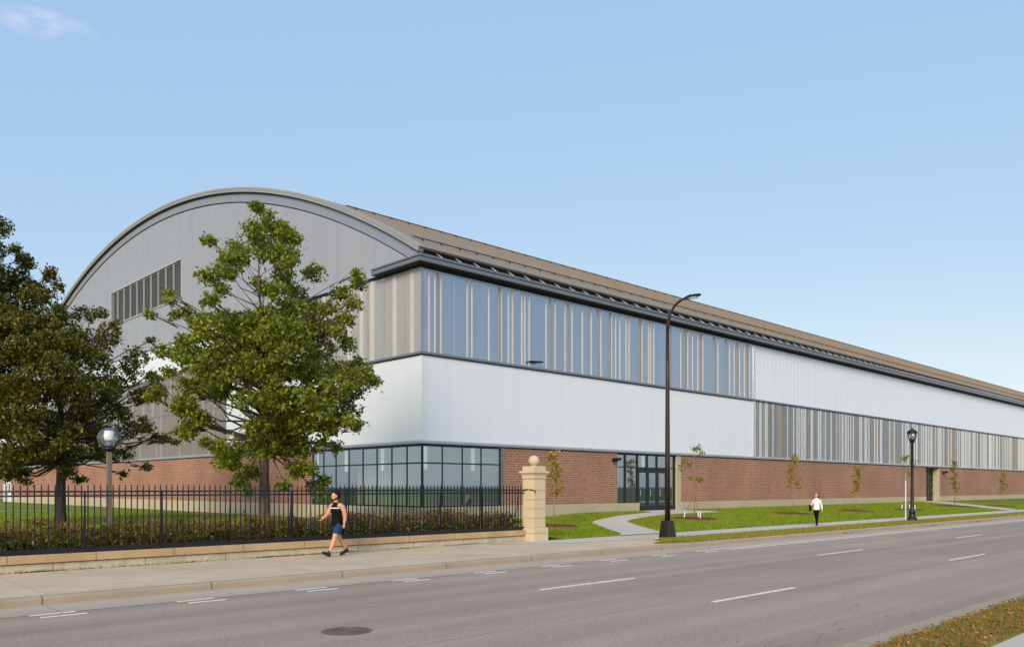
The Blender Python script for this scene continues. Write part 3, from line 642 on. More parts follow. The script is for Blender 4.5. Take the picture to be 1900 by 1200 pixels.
def walllight(x,z,s=1):
    f=bpy.data.objects.new('wall_light',None); COL.objects.link(f); f.parent=hall; f.location=(x-XC,0,z)
    mb=MB(); mb.box(x-.12*s,x+.12*s,YF-.06,YF,z-.1*s,z+.12*s); mb.build('back_box',M['blackmetal'],f,bevel=.015)
    mb=MB(); mb.obox((x,YF-.24*s,z+.02),(.17*s,0,0),(0,.19*s,-.05*s),(0,.02*s,.07*s)); mb.build('lamp_hood',M['blackmetal'],f,bevel=.02)
walllight(39.45,3.72,1.1); walllight(96.1,3.65,1.3)
# lantern head fixture reflected height: small flood fitting on the striped band
f=bpy.data.objects.new('flood_light',None); COL.objects.link(f); f.parent=hall; f.location=(32.25-XC,0,8.95)
MB().box(32.0,32.1,YF-.32,YF-.06,8.93,9.0).build('bracket',M['blackmetal'],f)
mb=MB(); mb.obox((32.45,YF-.30,8.97),(.36,0,.02),(0,.12,0),(0,0,.045)); mb.build('lamp_head',M['blackmetal'],f,bevel=.03)
# low wing behind the trees at the far left
wing=thing('brick_annex','low brick annex with a white door at the far left end of the hall','building',(XC,YB,0))
P('brick_wall',MB().box(XC-.02,XC+8,YB,111.0,.6,4.3),M['brick'],wing); P('brick_wall',MB().box(XC-.02,XC+8,115.2,135,.6,4.3),M['brick'],wing); P('brick_wall',MB().box(XC-.02,XC+8,111.0,115.2,3.0,4.3),M['brick'],wing)
P('stone_plinth',MB().box(XC-.08,XC+7,YB,111,-.3,.97),M['plinth'],wing); P('parapet',MB().box(XC-.15,XC+8,YB+.2,135,4.3,4.5),M['trim'],wing)
dr=P('white_door',MB().box(XC+.05,XC+.1,111,115.2,.0,2.98),M['whitepaint'],wing)
mb=MB(); mb.box(XC-.05,XC+.04,110.99,111.15,0,3.0); mb.box(XC-.05,XC+.04,115.05,115.21,0,3.0); mb.box(XC-.05,XC+.04,111.15,115.05,2.8,3.0); mb.box(XC+.0,XC+.045,113.05,113.15,0,2.8); mb.build('door_frame',M['trimlight'],dr)
MB().box(XC+.02,XC+.045,112.1,112.6,1.5,2.5).build('door_glass',M['frame'],dr)

# ------------------------------------------------------------------ fence on its low wall
wallr=thing('garden_wall','low stone retaining wall with tan coping below the iron fence','wall',(12,20.85,.15))
MB().box(-30,20.70,20.80,21.03,-.1,.335).build('wall_blocks',M['block'],wallr)
MB().box(-30,20.70,20.815,21.02,.335,.352).build('shadow_joint',M['darkgap'],wallr)
MB().box(-30,20.70,20.74,21.06,.352,.535).build('coping',M['coping'],wallr,bevel=.008)
fence=thing('iron_fence','black iron picket fence with twin top rails on the low stone wall','fence',(12,20.9,.535))
FYY=20.90
mb=MB()
for z,h in ((1.86,.028),(1.97,.028)): mb.box(-4,20.72,FYY-.018,FYY+.018,z-h/2,z+h/2)
mb.build('top_rail',M['blackmetal'],fence)
MB().box(-4,20.72,FYY-.022,FYY+.022,.555,.655).build('bottom_rail',M['blackmetal'],fence)
pick=[]; x=20.55; 
while x>2.2: pick.append(x); x-=.1405
pick.reverse()
def picket(mb,x):
    w=.0105
    c=(x+.070,FYY,1.915); mb.tube([(c[0]+.062*math.cos(t*math.pi/4),c[1],c[2]+.040*math.sin(t*math.pi/4)) for t in range(9)],.006,4)
    mb.box(x-w,x+w,FYY-w-.004,FYY+w+.004,.536,2.09); mb.loft([[(x-w,FYY-w,2.09),(x+w,FYY-w,2.09),(x+w,FYY+w,2.09),(x-w,FYY+w,2.09)],[(x-.002,FYY-.002,2.145),(x+.002,FYY-.002,2.145),(x+.002,FYY+.002,2.145),(x-.002,FYY+.002,2.145)]])
vis=[p for p in pick if p>4.2]
for i,x in enumerate(vis[:100]):
    mb=MB(); picket(mb,x); mb.build('picket',M['blackmetal'],fence)
mb=MB()
for x in [p for p in pick if p<=4.2]+vis[100:]: picket(mb,x)
o=mb.build('pickets_far',M['blackmetal'],fence); o['kind']='stuff'
x=20.4-1.79*10
posts=[7.95-1.79*2,7.95-1.79,7.95,9.74,11.53,13.33,15.12,16.9,18.7,20.45]
for x in posts:
    mb=MB(); mb.box(x-.016,x+.016,FYY+.02,FYY+.052,.536,1.98); mb.tube([(x,FYY+.05,1.80),(x,FYY+.10,1.3),(x,FYY+.22,.8),(x,FYY+.42,.45)],[.008,.011,.013,.015],6)
    mb.build('fence_post',M['blackmetal'],fence)
mb=MB(); mb.tube([(20.66,FYY-.02,1.97),(20.74,FYY-.2,1.99),(20.70,20.34,1.94),(20.70,20.34,1.85)],.022,6); mb.build('end_scroll',M['blackmetal'],fence)
xs=np.concatenate([rng.normal(c_,.25,40) for c_ in rng.uniform(3,18.5,26)]); n=len(xs)
tag(blades('wall_weeds',np.stack([xs,rng.uniform(20.755,20.80,n),np.full(n,.15)],1),.05,.008,M['barkdark'],.6),'dark weeds and dirt in the joint at the foot of the low wall','weeds',kind='stuff')
# gate pier
PX,PY=21.01,20.69
pier=thing('gate_pier','tall square limestone gate pier with a stone ball at the end of the fence','pillar',(PX,PY,.15))
def sq(mb,h0,h1,a0,a1,rot=0): mb.loft([[(PX-a,PY-a,z),(PX+a,PY-a,z),(PX+a,PY+a,z),(PX-a,PY+a,z)] for a,z in ((a0,h0),(a1,h1))]); return mb
mb=MB(); sq(mb,.12,.42,.365,.365); mb.build('plinth',M['stone'],pier,bevel=.008)
mb=MB(); sq(mb,.432,.60,.362,.362); sq(mb,.60,.63,.362,.30); mb.build('plinth',M['stone'],pier)
z=.634
for h in (.33,.33,.33,.33,.40):
    mb=MB(); sq(mb,z,z+h-.022,.29,.29); mb.build('stone_course',M['stone'],pier,bevel=.008); z+=h
mb=MB(); sq(mb,.60,z-.01,.272,.272); mb.build('mortar_core',M['block'],pier)
mb=MB()
for a0,a1,h in ((.29,.31,.04),(.31,.31,.04),(.31,.30,.02),(.30,.33,.07),(.33,.39,.05),(.39,.39,.055),(.39,.31,.02)): sq(mb,z,z+h,a0,a1); z+=h
mb.build('moulded_cap',M['stone'],pier)
mb=MB(); sq(mb,z,z+.16,.30,.30); mb.build('cap_block',M['stone'],pier,bevel=.01); z+=.16
mb=MB(); mb.lathe([(.11,0),(.11,.02),(.08,.035)],(PX,PY,z),24); mb.ell((PX,PY,z+.205),(.198,.198,.19),28,16); mb.build('ball_finial',M['stone'],pier,smooth=True)

# ------------------------------------------------------------------ lamps and sign
lamp=thing('street_lamp','tall dark brown street lamp with curved arm beside the path','street lamp',(25.36,18.0,.15))
X,Y=25.36,18.0
mb=MB(); mb.loft([[(X+a*i,Y+a*j,z) for i,j in ((-1,-1),(1,-1),(1,1),(-1,1))] for a,z in ((.255,.17),(.235,.22),(.175,.80),(.15,.83),(.10,.84))]); mb.build('lamp_base',M['bronze'],lamp,bevel=.02)
MB().box(X-.34,X+.34,Y-.34,Y+.34,.10,.185).build('footing',M['walk2'],lamp,bevel=.01)
mb=MB(); mb.tube([(X,Y,.8),(X,Y,3.0),(X,Y,6.0),(X,Y,7.95)],[.105,.092,.074,.062],12); mb.build('pole',M['bronze'],lamp,smooth=True)
pts=[(X,Y,7.90)]
for i in range(1,9):
    a=math.pi/2*i/8*.95; pts.append((X,Y-.80*(1-math.cos(a)),7.95+1.0*math.sin(a)))
mb=MB(); mb.tube(pts,[.06]*3+[.045]*6,10); mb.build('curved_arm',M['bronze'],lamp,smooth=True)
ax,ay,az=pts[-1]
mb=MB(); mb.loft([[(ax+w*i,ay-l,az+h+.045*j*k) for i,j in ((-1,-1),(1,-1),(1,1),(-1,1))] for w,l,h,k in ((.05,-.02,.0,.8),(.10,.10,.0,1),(.14,.22,.02,1),(.13,.6,.05,.6),(.08,.68,.06,.4))]); mb.lathe([(.03,.0),(.03,.07)],(ax,ay-.25,az+.06),10); mb.build('lamp_head',M['blackmetal'],lamp,bevel=.01)
mb=MB(); mb.box(ax-.11,ax+.11,ay-.55,ay-.22,az-.035,az-.02); mb.build('lens',M['pendant'],lamp)
lan=thing('lantern_post','ornate black lantern post with a glass bell top on the far verge','street lamp',(48.5,17.75,.15))
X,Y=48.5,17.75
mb=MB(); mb.lathe([(.34,.12),(.34,.20),(.27,.26),(.25,.34),(.18,.42),(.16,.62),(.20,.68),(.13,.76),(.10,.95),(.075,2.5),(.065,4.4),(.10,4.45),(.06,4.5)],(X,Y,0),20); mb.build('post',M['blackmetal'],lan,smooth=True)
mb=MB(); mb.lathe([(.06,4.5),(.10,4.58),(.12,4.66)],(X,Y,0),16)
for k in range(4):
    a=k*math.pi/2+.3; mb.tube([(X+.10*math.cos(a),Y+.10*math.sin(a),4.6),(X+.24*math.cos(a),Y+.24*math.sin(a),4.95),(X+.25*math.cos(a),Y+.25*math.sin(a),5.15)],.014,5)
mb.build('lantern_cage',M['blackmetal'],lan)
mb=MB(); mb.lathe([(.11,4.66),(.20,4.9),(.235,5.13)],(X,Y,0),16); mb.build('lantern_glass',glassmat('lantern_glass',(.85,.85,.83),.08),lan,smooth=True)
mb=MB(); mb.lathe([(.27,5.13),(.27,5.18),(.20,5.27),(.07,5.33),(.03,5.36),(.045,5.41),(.01,5.46)],(X,Y,0),16); mb.build('lantern_cap',M['blackmetal'],lan,smooth=True)
sign=thing('sign_post','white sign post with its narrow sign seen edge on beside the lantern','sign',(48.1,17.95,.15))
mb=MB(); mb.box(48.065,48.135,17.93,17.97,.15,2.95); mb.build('post',M['whitepaint'],sign)
mb=MB(); mb.box(47.95,48.25,17.905,17.925,2.45,2.95); mb.build('sign_panel',M['trimlight'],sign,bevel=.004)
gl=thing('globe_lamp','clear glass globe lamp on a square brown post behind the fence','lamp',(7.6,22.9,.4))
X,Y=7.6,22.9
gl.location=(7.17,22.4,.4); X,Y=7.17,22.4
mb=MB(); mb.box(X-.056,X+.056,Y-.056,Y+.056,.3,2.98); mb.build('pole',M['poleconc'],gl,bevel=.008)
mb=MB(); mb.lathe([(.08,2.98),(.16,3.02),(.18,3.05),(.15,3.09)],(X,Y,0),24); mb.build('lamp_collar',M['blackmetal'],gl,smooth=True)
mb=MB(); mb.lathe([(.09,3.09),(.09,3.22),(.05,3.26)],(X,Y,0),16,0); mb.build('lamp_socket',M['trim'],gl)
mb=MB(); mb.lathe([(.10,3.26),(.12,3.30),(.12,3.50),(.09,3.52)],(X,Y,0),16,0); mb.build('lamp_bulb_housing',M['pendant'],gl,smooth=True)
gm,gnt,gp=newmat('globe_glass'); 
_t=node(gnt,'ShaderNodeBsdfTransparent'); _t.inputs['Color'].default_value=(.86,.90,.92,1); _g=node(gnt,'ShaderNodeBsdfGlossy'); _g.inputs['Roughness'].default_value=.01
_l=node(gnt,'ShaderNodeLayerWeight',Blend=.30); _m=node(gnt,'ShaderNodeMixShader'); _d=node(gnt,'ShaderNodeBsdfDiffuse'); _d.inputs['Color'].default_value=(.85,.9,.95,1); _q=node(gnt,'ShaderNodeMixShader'); _q.inputs[0].default_value=.10; gnt.links.new(_l.outputs['Fresnel'],_m.inputs[0]); gnt.links.new(_t.outputs[0],_q.inputs[1]); gnt.links.new(_d.outputs[0],_q.inputs[2]); gnt.links.new(_q.outputs[0],_m.inputs[1]); gnt.links.new(_g.outputs[0],_m.inputs[2]); gnt.links.new(_m.outputs[0],gnt.nodes['Material Output'].inputs['Surface'])
mb=MB(); prof=[]
for i in range(19):
    a=-1.02+(math.pi/2+1.02)*i/18; prof.append((max(.002,.285*math.cos(a)),3.32+.272*math.sin(a)))
mb.lathe(prof,(X,Y,0),40); mb.build('globe',gm,gl,smooth=True)

# ------------------------------------------------------------------ vegetation
rng=np.random.default_rng(11)
UU=np.array([FY,-FX,0.0]); WW=np.array([FX,FY,0.0]); ZZ=np.array([0,0,1.0])
def leaves(centers,spread,per,length,width,name,mat,parent,droop=.3,outdir=None):
    n=len(centers)*per
    c=np.repeat(np.asarray(centers),per,axis=0)+rng.normal(0,spread,(n,3))*np.array([1,1,.75])
    d=rng.normal(0,1,(n,3)); d[:,2]-=droop; d/=np.linalg.norm(d,axis=1)[:,None]
    up=rng.normal(0,.55,(n,3)); up[:,2]+=1; s_=np.cross(d,up); s_/=np.linalg.norm(s_,axis=1)[:,None]
    k=rng.uniform(.7,1.25,n)[:,None]; l=length*k; w=width*k
    nrm=np.cross(s_,d)
    v=np.stack([c-d*l*.5, c-s_*w*.5+d*l*.05+nrm*w*.15, c+d*l*.5, c+s_*w*.5+d*l*.05+nrm*w*.15],axis=1)
    return npmesh(name,v,4,mat,parent)
def make_tree(name,label,base,trunkh,tr,discs,scale,px,pbase,lmat,bmat,per=9,dens=1.0,leaf=.15,depthf=.85,group=None,seed=1,lean=0.,shrink=.12):
    r=random.Random(seed); t=thing(name,label,'tree',base,group); B=np.array(base)
    zs=[(903-(y))/scale+EYE for _,y,_ in discs]; us=[(x-px)/scale for x,_,_ in discs]; rs=[max(.12,q/scale-shrink) for *_,q in discs]
    ztop=max(zs)
    mb=MB(); n=14; path=[];rad=[]
    for i in range(n+1):
        k=i/n; z=base[2]-.1+(ztop-base[2])*.93*k
        path.append(tuple(B*np.array([1,1,0])+UU*(math.sin(k*5)*.10*k+lean*k)+WW*(math.cos(k*4)*.12*k)+ZZ*z))
        rad.append(tr*(1.35 if i==0 else 1)*max(.06,(1-k)**1.05))
    mb.tube(path,rad,10); trunk=mb.build('trunk',bmat,t,smooth=True)
    def trunkat(z):
        k=max(0,min(1,(z-base[2])/((ztop-base[2])*.93))); i=min(n-1,int(k*n)); f_=k*n-i
        return np.array(path[i])*(1-f_)+np.array(path[i+1])*f_, tr*max(.06,(1-k))
    sprays=[]; limbs=MB(); A=max(abs(u) for u in us)*.9
    for u,z,q in zip(us,zs,rs):
        near=[abs(u2)+q2 for u2,z2,q2 in zip(us,zs,rs) if abs(z2-z)<1.2]; Wd=max(near)
        D=depthf*math.sqrt(max(0,Wd*Wd-u*u*.9))
        m=1 if q<.45 else max(1,int(round(D/1.5+.4)))
        for j in range(m):
            b=0 if D<.5 else (r.uniform(-D,D) if m<2 else -D+2*D*(j+.5+r.uniform(-.35,.35))/m)
            c=B*np.array([1,1,0])+UU*(u*(1+b/30))+WW*b+ZZ*(EYE+(z-EYE)*(1+b/30))
            ns=int(dens*(26*q*q*4+6)*(1.0 if m==1 else .8))
            p=rng.normal(0,1,(ns,3)); p/=np.linalg.norm(p,axis=1)[:,None]; p*=(rng.uniform(.15,1,(ns,1))**.5)*q
            p[:,2]*=.85
            sprays.append(c+p)
            # limb
            dist=math.hypot(u,b); z0=max(trunkh+r.uniform(0,1.6),z-.38*dist-.3); s0,rr=trunkat(z0); s1=c
            mid=s0*.5+s1*.5+ZZ*(-.06*dist)+np.array([r.uniform(-.1,.1)*dist,r.uniform(-.1,.1)*dist,0])
            r0=min(rr*.5,.014+.012*dist+.012*q)
            limbs.tube([tuple(s0),tuple(s0*.7+mid*.3+ZZ*.02*dist),tuple(mid),tuple(mid*.5+s1*.5+ZZ*.03*dist),tuple(s1)],[r0,r0*.85,r0*.6,r0*.4,.008],5)
            for _ in range(5):
                e=s1+np.array([r.gauss(0,1),r.gauss(0,1),r.gauss(0,.8)])*q*.75; s2=mid*.4+s1*.6
                limbs.tube([tuple(s2),tuple((s2+e)/2+ZZ*.03),tuple(e)],[r0*.35+.004,.008,.004],4)
    limbs.build('limbs',bmat,trunk,smooth=True)
    leaves(np.concatenate(sprays),.10,per,leaf,leaf*.58,'crown',lmat,t)
    return t
DA=[(487,383,13),(483,405,20),(490,430,26),(470,445,20),(508,438,18),(530,425,18),(545,440,20),(535,470,24),(505,470,26),(478,480,24),(562,485,13),(545,505,22),(395,448,12),(406,455,16),(428,475,24),(400,480,14),(385,505,20),(412,512,22),(440,505,18),(395,535,16),(405,560,12),(445,535,14),(520,510,24),(525,545,24),(556,540,20),(548,575,26),(440,555,12),(470,520,12),(500,540,14),(642,508,10),(636,525,16),(612,545,20),(640,560,18),(600,572,22),(635,590,20),(625,615,14),(290,582,8),(310,584,12),(332,578,14),(325,545,10),(350,592,18),(338,560,9),(375,600,22),(405,590,24),(430,610,30),(410,640,30),(470,600,26),(475,640,32),(505,590,28),(520,620,34),(560,610,30),(590,610,28),(565,650,34),(610,640,20),(320,650,14),(340,655,18),(360,635,18),(380,665,26),(420,680,30),(350,690,14),(455,700,26),(500,680,30),(540,690,32),(600,690,34),(635,675,18),(650,700,28),(680,690,18),(692,708,12),(640,720,28),(675,715,14),(305,738,10),(325,730,16),(350,725,22),(385,720,26),(345,705,12),(420,725,24),(375,755,24),(350,760,16),(400,775,20),(500,745,26),(545,740,34),(590,740,34),(630,760,28),(668,780,14),(650,790,16),(625,795,22),(590,785,28),(550,785,32),(510,790,28),(345,790,12),(365,800,22),(352,822,14),(370,830,10),(380,780,16),(455,800,22),(435,820,20),(470,830,28),(450,850,24),(430,860,20),(515,825,30),(555,830,28),(590,830,14),(440,885,14),(455,895,16),(465,875,18),(415,840,12),(560,870,22),(585,870,20),(600,890,14),(575,905,14),(595,915,10),(555,900,12),(612,822,9),(470,910,10)]
make_tree('oak_tree','tall green oak standing alone in front of the arched gable',(14.3,27.95,.33),3.3,.22,DA,50.7,490,958,M['leafA'],M['bark'],per=11,dens=1.35,leaf=.165,seed=3,shrink=.04,lean=-.1,group='trees behind the fence')
DB=[(85,508,12),(70,520,20),(92,537,14),(60,550,30),(30,560,24),(128,574,14),(100,592,26),(150,598,18),(175,585,18),(192,608,14),(60,600,40),(20,610,34),(-20,600,40),(150,630,34),(190,635,22),(205,640,12),(215,655,18),(190,670,30),(225,680,18),(245,700,16),(262,712,8),(225,715,24),(110,650,44),(55,660,44),(5,670,44),(-50,650,44),(160,700,40),(105,720,40),(40,730,44),(-20,730,44),(-70,720,40),(190,735,30),(225,740,20),(150,760,34),(95,780,38),(35,790,42),(-25,790,42),(-75,780,38),(200,770,22),(225,790,22),(255,795,16),(275,800,12),(288,822,7),(270,815,12),(245,815,18),(190,800,26),(215,820,20),(228,835,12),(205,845,14),(150,810,30),(165,840,24),(185,868,12),(178,880,8),(120,840,32),(70,845,34),(15,850,34),(-40,850,34),(-80,840,30),(140,870,20),(95,875,22),(50,880,20),(5,880,22),(-45,880,22),(120,890,14),(75,893,12)]
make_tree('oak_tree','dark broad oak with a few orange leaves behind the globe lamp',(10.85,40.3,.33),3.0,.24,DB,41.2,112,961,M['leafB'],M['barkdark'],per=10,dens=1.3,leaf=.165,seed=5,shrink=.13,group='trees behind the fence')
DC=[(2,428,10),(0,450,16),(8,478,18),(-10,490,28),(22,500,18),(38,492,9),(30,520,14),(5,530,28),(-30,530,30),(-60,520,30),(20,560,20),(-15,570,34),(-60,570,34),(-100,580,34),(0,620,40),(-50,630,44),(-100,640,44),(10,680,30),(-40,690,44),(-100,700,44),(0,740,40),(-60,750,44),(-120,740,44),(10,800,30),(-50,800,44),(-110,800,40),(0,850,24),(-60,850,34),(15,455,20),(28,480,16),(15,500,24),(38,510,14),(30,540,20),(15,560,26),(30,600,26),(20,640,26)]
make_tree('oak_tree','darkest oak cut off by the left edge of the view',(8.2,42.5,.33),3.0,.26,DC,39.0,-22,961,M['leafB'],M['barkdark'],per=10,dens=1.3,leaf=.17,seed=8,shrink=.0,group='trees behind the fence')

# shrub bed behind the fence
pts=[]
N=5200
xs=rng.uniform(1.5,20.75,N); ys=rng.uniform(21.12,24.0,N)
hh=.62+.16*np.sin(xs*1.9)*np.cos(ys*2.3)+.12*np.sin(xs*4.7+ys*3)+rng.normal(0,.05,N)
cs=[];
for k in range(3): 
    zz=.36+hh*rng.uniform(.15,1.0,N); cs.append(np.stack([xs+rng.normal(0,.04,N),ys+rng.normal(0,.04,N),zz],1))
o=leaves(np.concatenate(cs),.06,4,.125,.062,'shrub_bed',M['shrub'],None,droop=-.5)
tag(o,'bed of low green and rusty red shrubs filling the strip behind the iron fence','shrubs',kind='stuff')
# upright reddish shoots
n=1300; bx=rng.uniform(1.5,20.7,n); by=rng.uniform(21.2,24.0,n); h=rng.uniform(.75,1.12,n)
c0=np.stack([bx,by,np.full(n,.4)],1); tip=c0+np.stack([rng.normal(0,.05,n),rng.normal(0,.05,n),h],1)
w=np.array([.008,-.008,0]); v=np.stack([c0-w,c0+w,tip],1)
o=npmesh('shrub_shoots',v,3,M['shrub'],None); tag(o,'upright rusty shoots rising out of the shrubs behind the fence','shoots',kind='stuff')
struct(poly('planting_bed',[(-10,21.04),(20.8,21.04),(20.8,24.05),(-10,24.05)],M['soil'],.006))

# saplings with mulch rings
def sapling(x,y,h,label,mat,seed,crownw=.55,kind='sparse',lean=(0,0),nl=14,stakes=0,bare=.35):
    r=random.Random(seed); z=g(x,y); t=thing('young_tree',label,'young tree',(x,y,z),'young street trees on the lawn')
    mb=MB(); path=[(x+lean[0]*k,y+lean[1]*k,z+h*k) for k in (0,.25,.5,.75,1)]; path=[(p[0]+r.uniform(-.03,.03)*i,p[1],p[2]) for i,p in enumerate(path)]
    mb.tube(path,[.038,.030,.022,.014,.006],6); cs=[]
    for i in range(nl):
        k=bare+(1-bare)*i/nl; j=min(3,int(k*4)); f_=k*4-j; p=Vector(path[j])*(1-f_)+Vector(path[j+1])*f_
        a=r.uniform(0,6.28); L_=crownw*(1.15-k*.7)*r.uniform(.5,1.2); e=p+Vector((math.cos(a)*L_,math.sin(a)*L_,L_*r.uniform(.5,1.5)))
        if e.z>z+h: e.z=z+h
        mb.tube([tuple(p),tuple((p+e)/2+Vector((0,0,-.03))),tuple(e)],[.012,.008,.003],4)
        if kind=='tufts' and not (i in (3,4,5,6,9,12,13) or k>.9): continue
        for _ in range(3): cs.append(tuple(p.lerp(e,r.uniform(.55,1.05))))
    mb.build('trunk',M['barkyoung'],t,smooth=True)
    leaves(np.array(cs),.10,7,.15,.09,'crown',mat,t)
    for i in range(stakes):
        a=[2.6,.3,4.2][i]; sx,sy=x+.62*math.cos(a),y+.62*math.sin(a); sz=g(sx,sy)
        mb=MB(); mb.tube([(sx,sy,sz-.1),(sx+.05,sy,sz+.42)],.035,6); st_=mb.build('stake',M['whitepaint'],t)
        mb=MB(); mb.tube([(sx+.04,sy,sz+.40),((sx+x)/2,(sy+y)/2,z+.75),(x,y,z+1.25)],.006,4); mb.build('strap',M['blackcloth'],t)
def mulch(x,y,r0,label,seed):
    rr=random.Random(seed); mb=MB(); z=g(x,y); rings=[]
    for q,h in ((1.0,-.03),(.97,.03),(.7,.075),(.35,.09),(.02,.09)):
        rings.append([(x+r0*q*(1+.08*math.sin(3*a+seed)+rr.uniform(-.03,.03))*math.cos(a),y+r0*q*(1+.08*math.sin(2*a+seed))*math.sin(a),g(x+r0*q*math.cos(a),y+r0*q*math.sin(a))+h+rr.uniform(-.012,.012)) for a in [i*2*math.pi/36 for i in range(36)]])
    mb.loft(rings); o=mb.build('mulch_ring',M['mulch'],smooth=False); tag(o,label,'mulch','mulch rings around the young trees')
SP=[(28.07,26.3,3.45,'thin young tree with green yellow leaves just right of the stone pier',M['leafD'],31,.42,'full',(0,0),24,0,.35),
    (38.31,25.4,3.9,'young tree with two leafy tips held by white stakes right of the street lamp',M['leafC'],32,.9,'tufts',(-.2,0),22,3,.40),
    (49.87,25.6,3.75,'tall narrow young tree with yellow leaves left of the walking woman',M['leafD'],33,.55,'full',(0,0),20,0,.38),
    (58.6,25.3,3.2,'small pale yellow young tree just right of the walking woman',M['leafD'],34,.42,'full',(.1,0),20,0,.35),
    (66.0,24.4,4.1,'young tree with dark leafy tufts partly hidden by the lantern post',M['leafC'],35,.95,'tufts',(-.5,0),18,3,.5),
    (79.4,25.4,4.0,'thin dark leaved young tree just right of the recessed service door',M['leafC'],36,.42,'full',(-.35,0),22,0,.30),
    (86.6,23.6,3.2,'small yellow young tree nearest the right edge',M['leafD'],37,.5,'full',(0,0),20,0,.35)]
ML=['mulch ring half hidden behind the stone pier','wide mulch ring with white stakes right of the street lamp','mulch ring left of the walking woman','mulch ring right of the walking woman','mulch ring behind the lantern post','mulch ring beside the diagonal side path','mulch ring nearest the right edge']
MR=[1.25,1.35,1.3,1.25,1.2,1.9,1.4]
for a,l,r_ in zip(SP,ML,MR):
    sapling(*a); mulch(a[0],a[1],r_,l,len(l))

# grass blades
def scatter(n,x0,x1,y0,y1,ok,pw=1.0):
    out=[]
    xs=x0+(x1-x0)*rng.uniform(0,1,n)**pw; ys=rng.uniform(y0,y1,n)
    for x,y in zip(xs,ys):
        if ok(x,y): out.append((x,y,g(x,y)))
    return out
SPATH=[(89.6,31.9),(93.6,31.9),(93.2,30.5),(78.8,20.25),(76.0,20.25)]
def lawn_ok(x,y):
    if inpoly(x,y,PATH) or inpoly(x,y,SPATH): return False
    for a,r_ in zip(SP,MR):
        if (x-a[0])**2+(y-a[1])**2<(r_*.93)**2: return False
    if x<21.45 and y<21: return False
    if x<28.4 and x>25.4 and y<20.45: return False
    return True
p=scatter(150000,21.5,95,20.27,31.9,lawn_ok,1.7)
tag(blades('lawn_grass',p,.075,.016,M['grass'],.6),'short mown green grass on the lawn in front of the hall','grass',kind='stuff')
p=scatter(26000,0.5,21.0,24.1,60,lambda x,y:True)
tag(blades('lawn_grass',p,.09,.03,M['grass'],.6),'green grass under the big oaks behind the fence','grass',kind='stuff')
def vg(n,x0,x1,P_,z,pw=1.0):
    out=[]; xs=x0+(x1-x0)*rng.uniform(0,1,n)**pw; ylo=min(q[1] for q in P_); yhi=max(q[1] for q in P_); ys=rng.uniform(ylo,yhi,n)
    return [(x,y,z) for x,y in zip(xs,ys) if inpoly(x,y,P_)]
p=vg(60000,22.5,95,VERGE,.158,1.8)
tag(blades('verge_grass',p,.075,.014,M['vgrass'],.6),'yellowing grass on the strip between the far kerb and the walk','grass',kind='stuff')
# near verge: tufts and litter
n=30000; xs=rng.uniform(9,22,n); ys=rng.uniform(3.10,4.30,n)+rng.normal(0,.05,n)
edge=4.07+.05*np.sin(xs*3.1)+.04*np.sin(xs*7.7); keep=(ys<edge)&(ys>3.12+.06*np.sin(xs*2.3)-.03); xs,ys=xs[keep],ys[keep]
tag(blades('verge_grass',np.stack([xs,ys,np.full(len(xs),.152)],1),.065,.005,M['ngrass'],.8),'rough autumn grass with brown patches at the near kerb, lower right','grass',kind='stuff')
def litter(pts,size,name,label):
    n=len(pts); pts=np.asarray(pts); a=rng.uniform(0,6.28,n); s_=size*rng.uniform(.6,1.3,n)[:,None]
    d=np.stack([np.cos(a),np.sin(a),rng.normal(0,.3,n)],1)*s_; e=np.stack([-np.sin(a),np.cos(a),rng.normal(0,.3,n)],1)*s_*.6
    tag(npmesh(name,np.stack([pts-d,pts-e+[0,0,.01],pts+d,pts+e+[0,0,.012]],1),4,M['litter']),label,'leaves',kind='stuff')
n=1500; litter(np.stack([rng.uniform(9,22,n),rng.uniform(3.15,4.12,n),np.full(n,.19)],1),.03,'fallen_leaves','orange and brown fallen leaves in the rough grass, lower right')
L1=[]
for cx,cy,n,sx in ((46.5,16.0,60,.8),(36.0,15.95,40,.3),(54,16.0,150,1.6),(25.0,16.5,70,.9),(33,16.6,60,4),(42,16.7,80,5),(60,16.7,60,6)):
    L1+= [(cx+random.gauss(0,sx),min(cy+random.gauss(0,.10),17.9),.02 if cy<16.1 else .17) for _ in range(n)]
litter([q for q in L1 if q[1]<16.07 or q[1]>16.3],.045,'fallen_leaves','brown fallen leaves gathered along the far kerb')

# ------------------------------------------------------------------ people
def remesh(o,vox,smooth=3,fac=.5):
    r=o.modifiers.new('remesh','REMESH'); r.mode='VOXEL'; r.voxel_size=vox; r.use_smooth_shade=True
    if smooth: s_=o.modifiers.new('smooth','SMOOTH'); s_.iterations=smooth; s_.factor=fac
    return o
class Fig:
    def __init__(s,base,face,scale):
        s.b=Vector(base); f_=Vector((*face,0)).normalized(); s.F=f_; s.Lf=Vector((-f_.y,f_.x,0)); s.k=scale
    def p(s,a,b,z): return tuple(s.b+(s.F*a+s.Lf*b+Vector((0,0,z)))*s.k)
    def tube(s,mb,path,rad,k=10): mb.tube([s.p(*q) for q in path],[r*s.k for r in rad],k)
    def rings(s,mb,rr,k=18):   # rr: (a,z,half depth a,half width b[, b offset])
        mb.loft([[s.p(r[0]+r[2]*math.cos(2*math.pi*i/k),(r[4] if len(r)>4 else 0)+r[3]*math.sin(2*math.pi*i/k),r[1]) for i in range(k)] for r in rr])
    def ell(s,mb,c,r,tilt=0):
        rot=Matrix((s.F,s.Lf,Vector((0,0,1)))).transposed()@Matrix.Rotation(tilt,3,'Y')
        mb.ell(s.p(*c),tuple(x*s.k for x in r),18,12,0,rot)
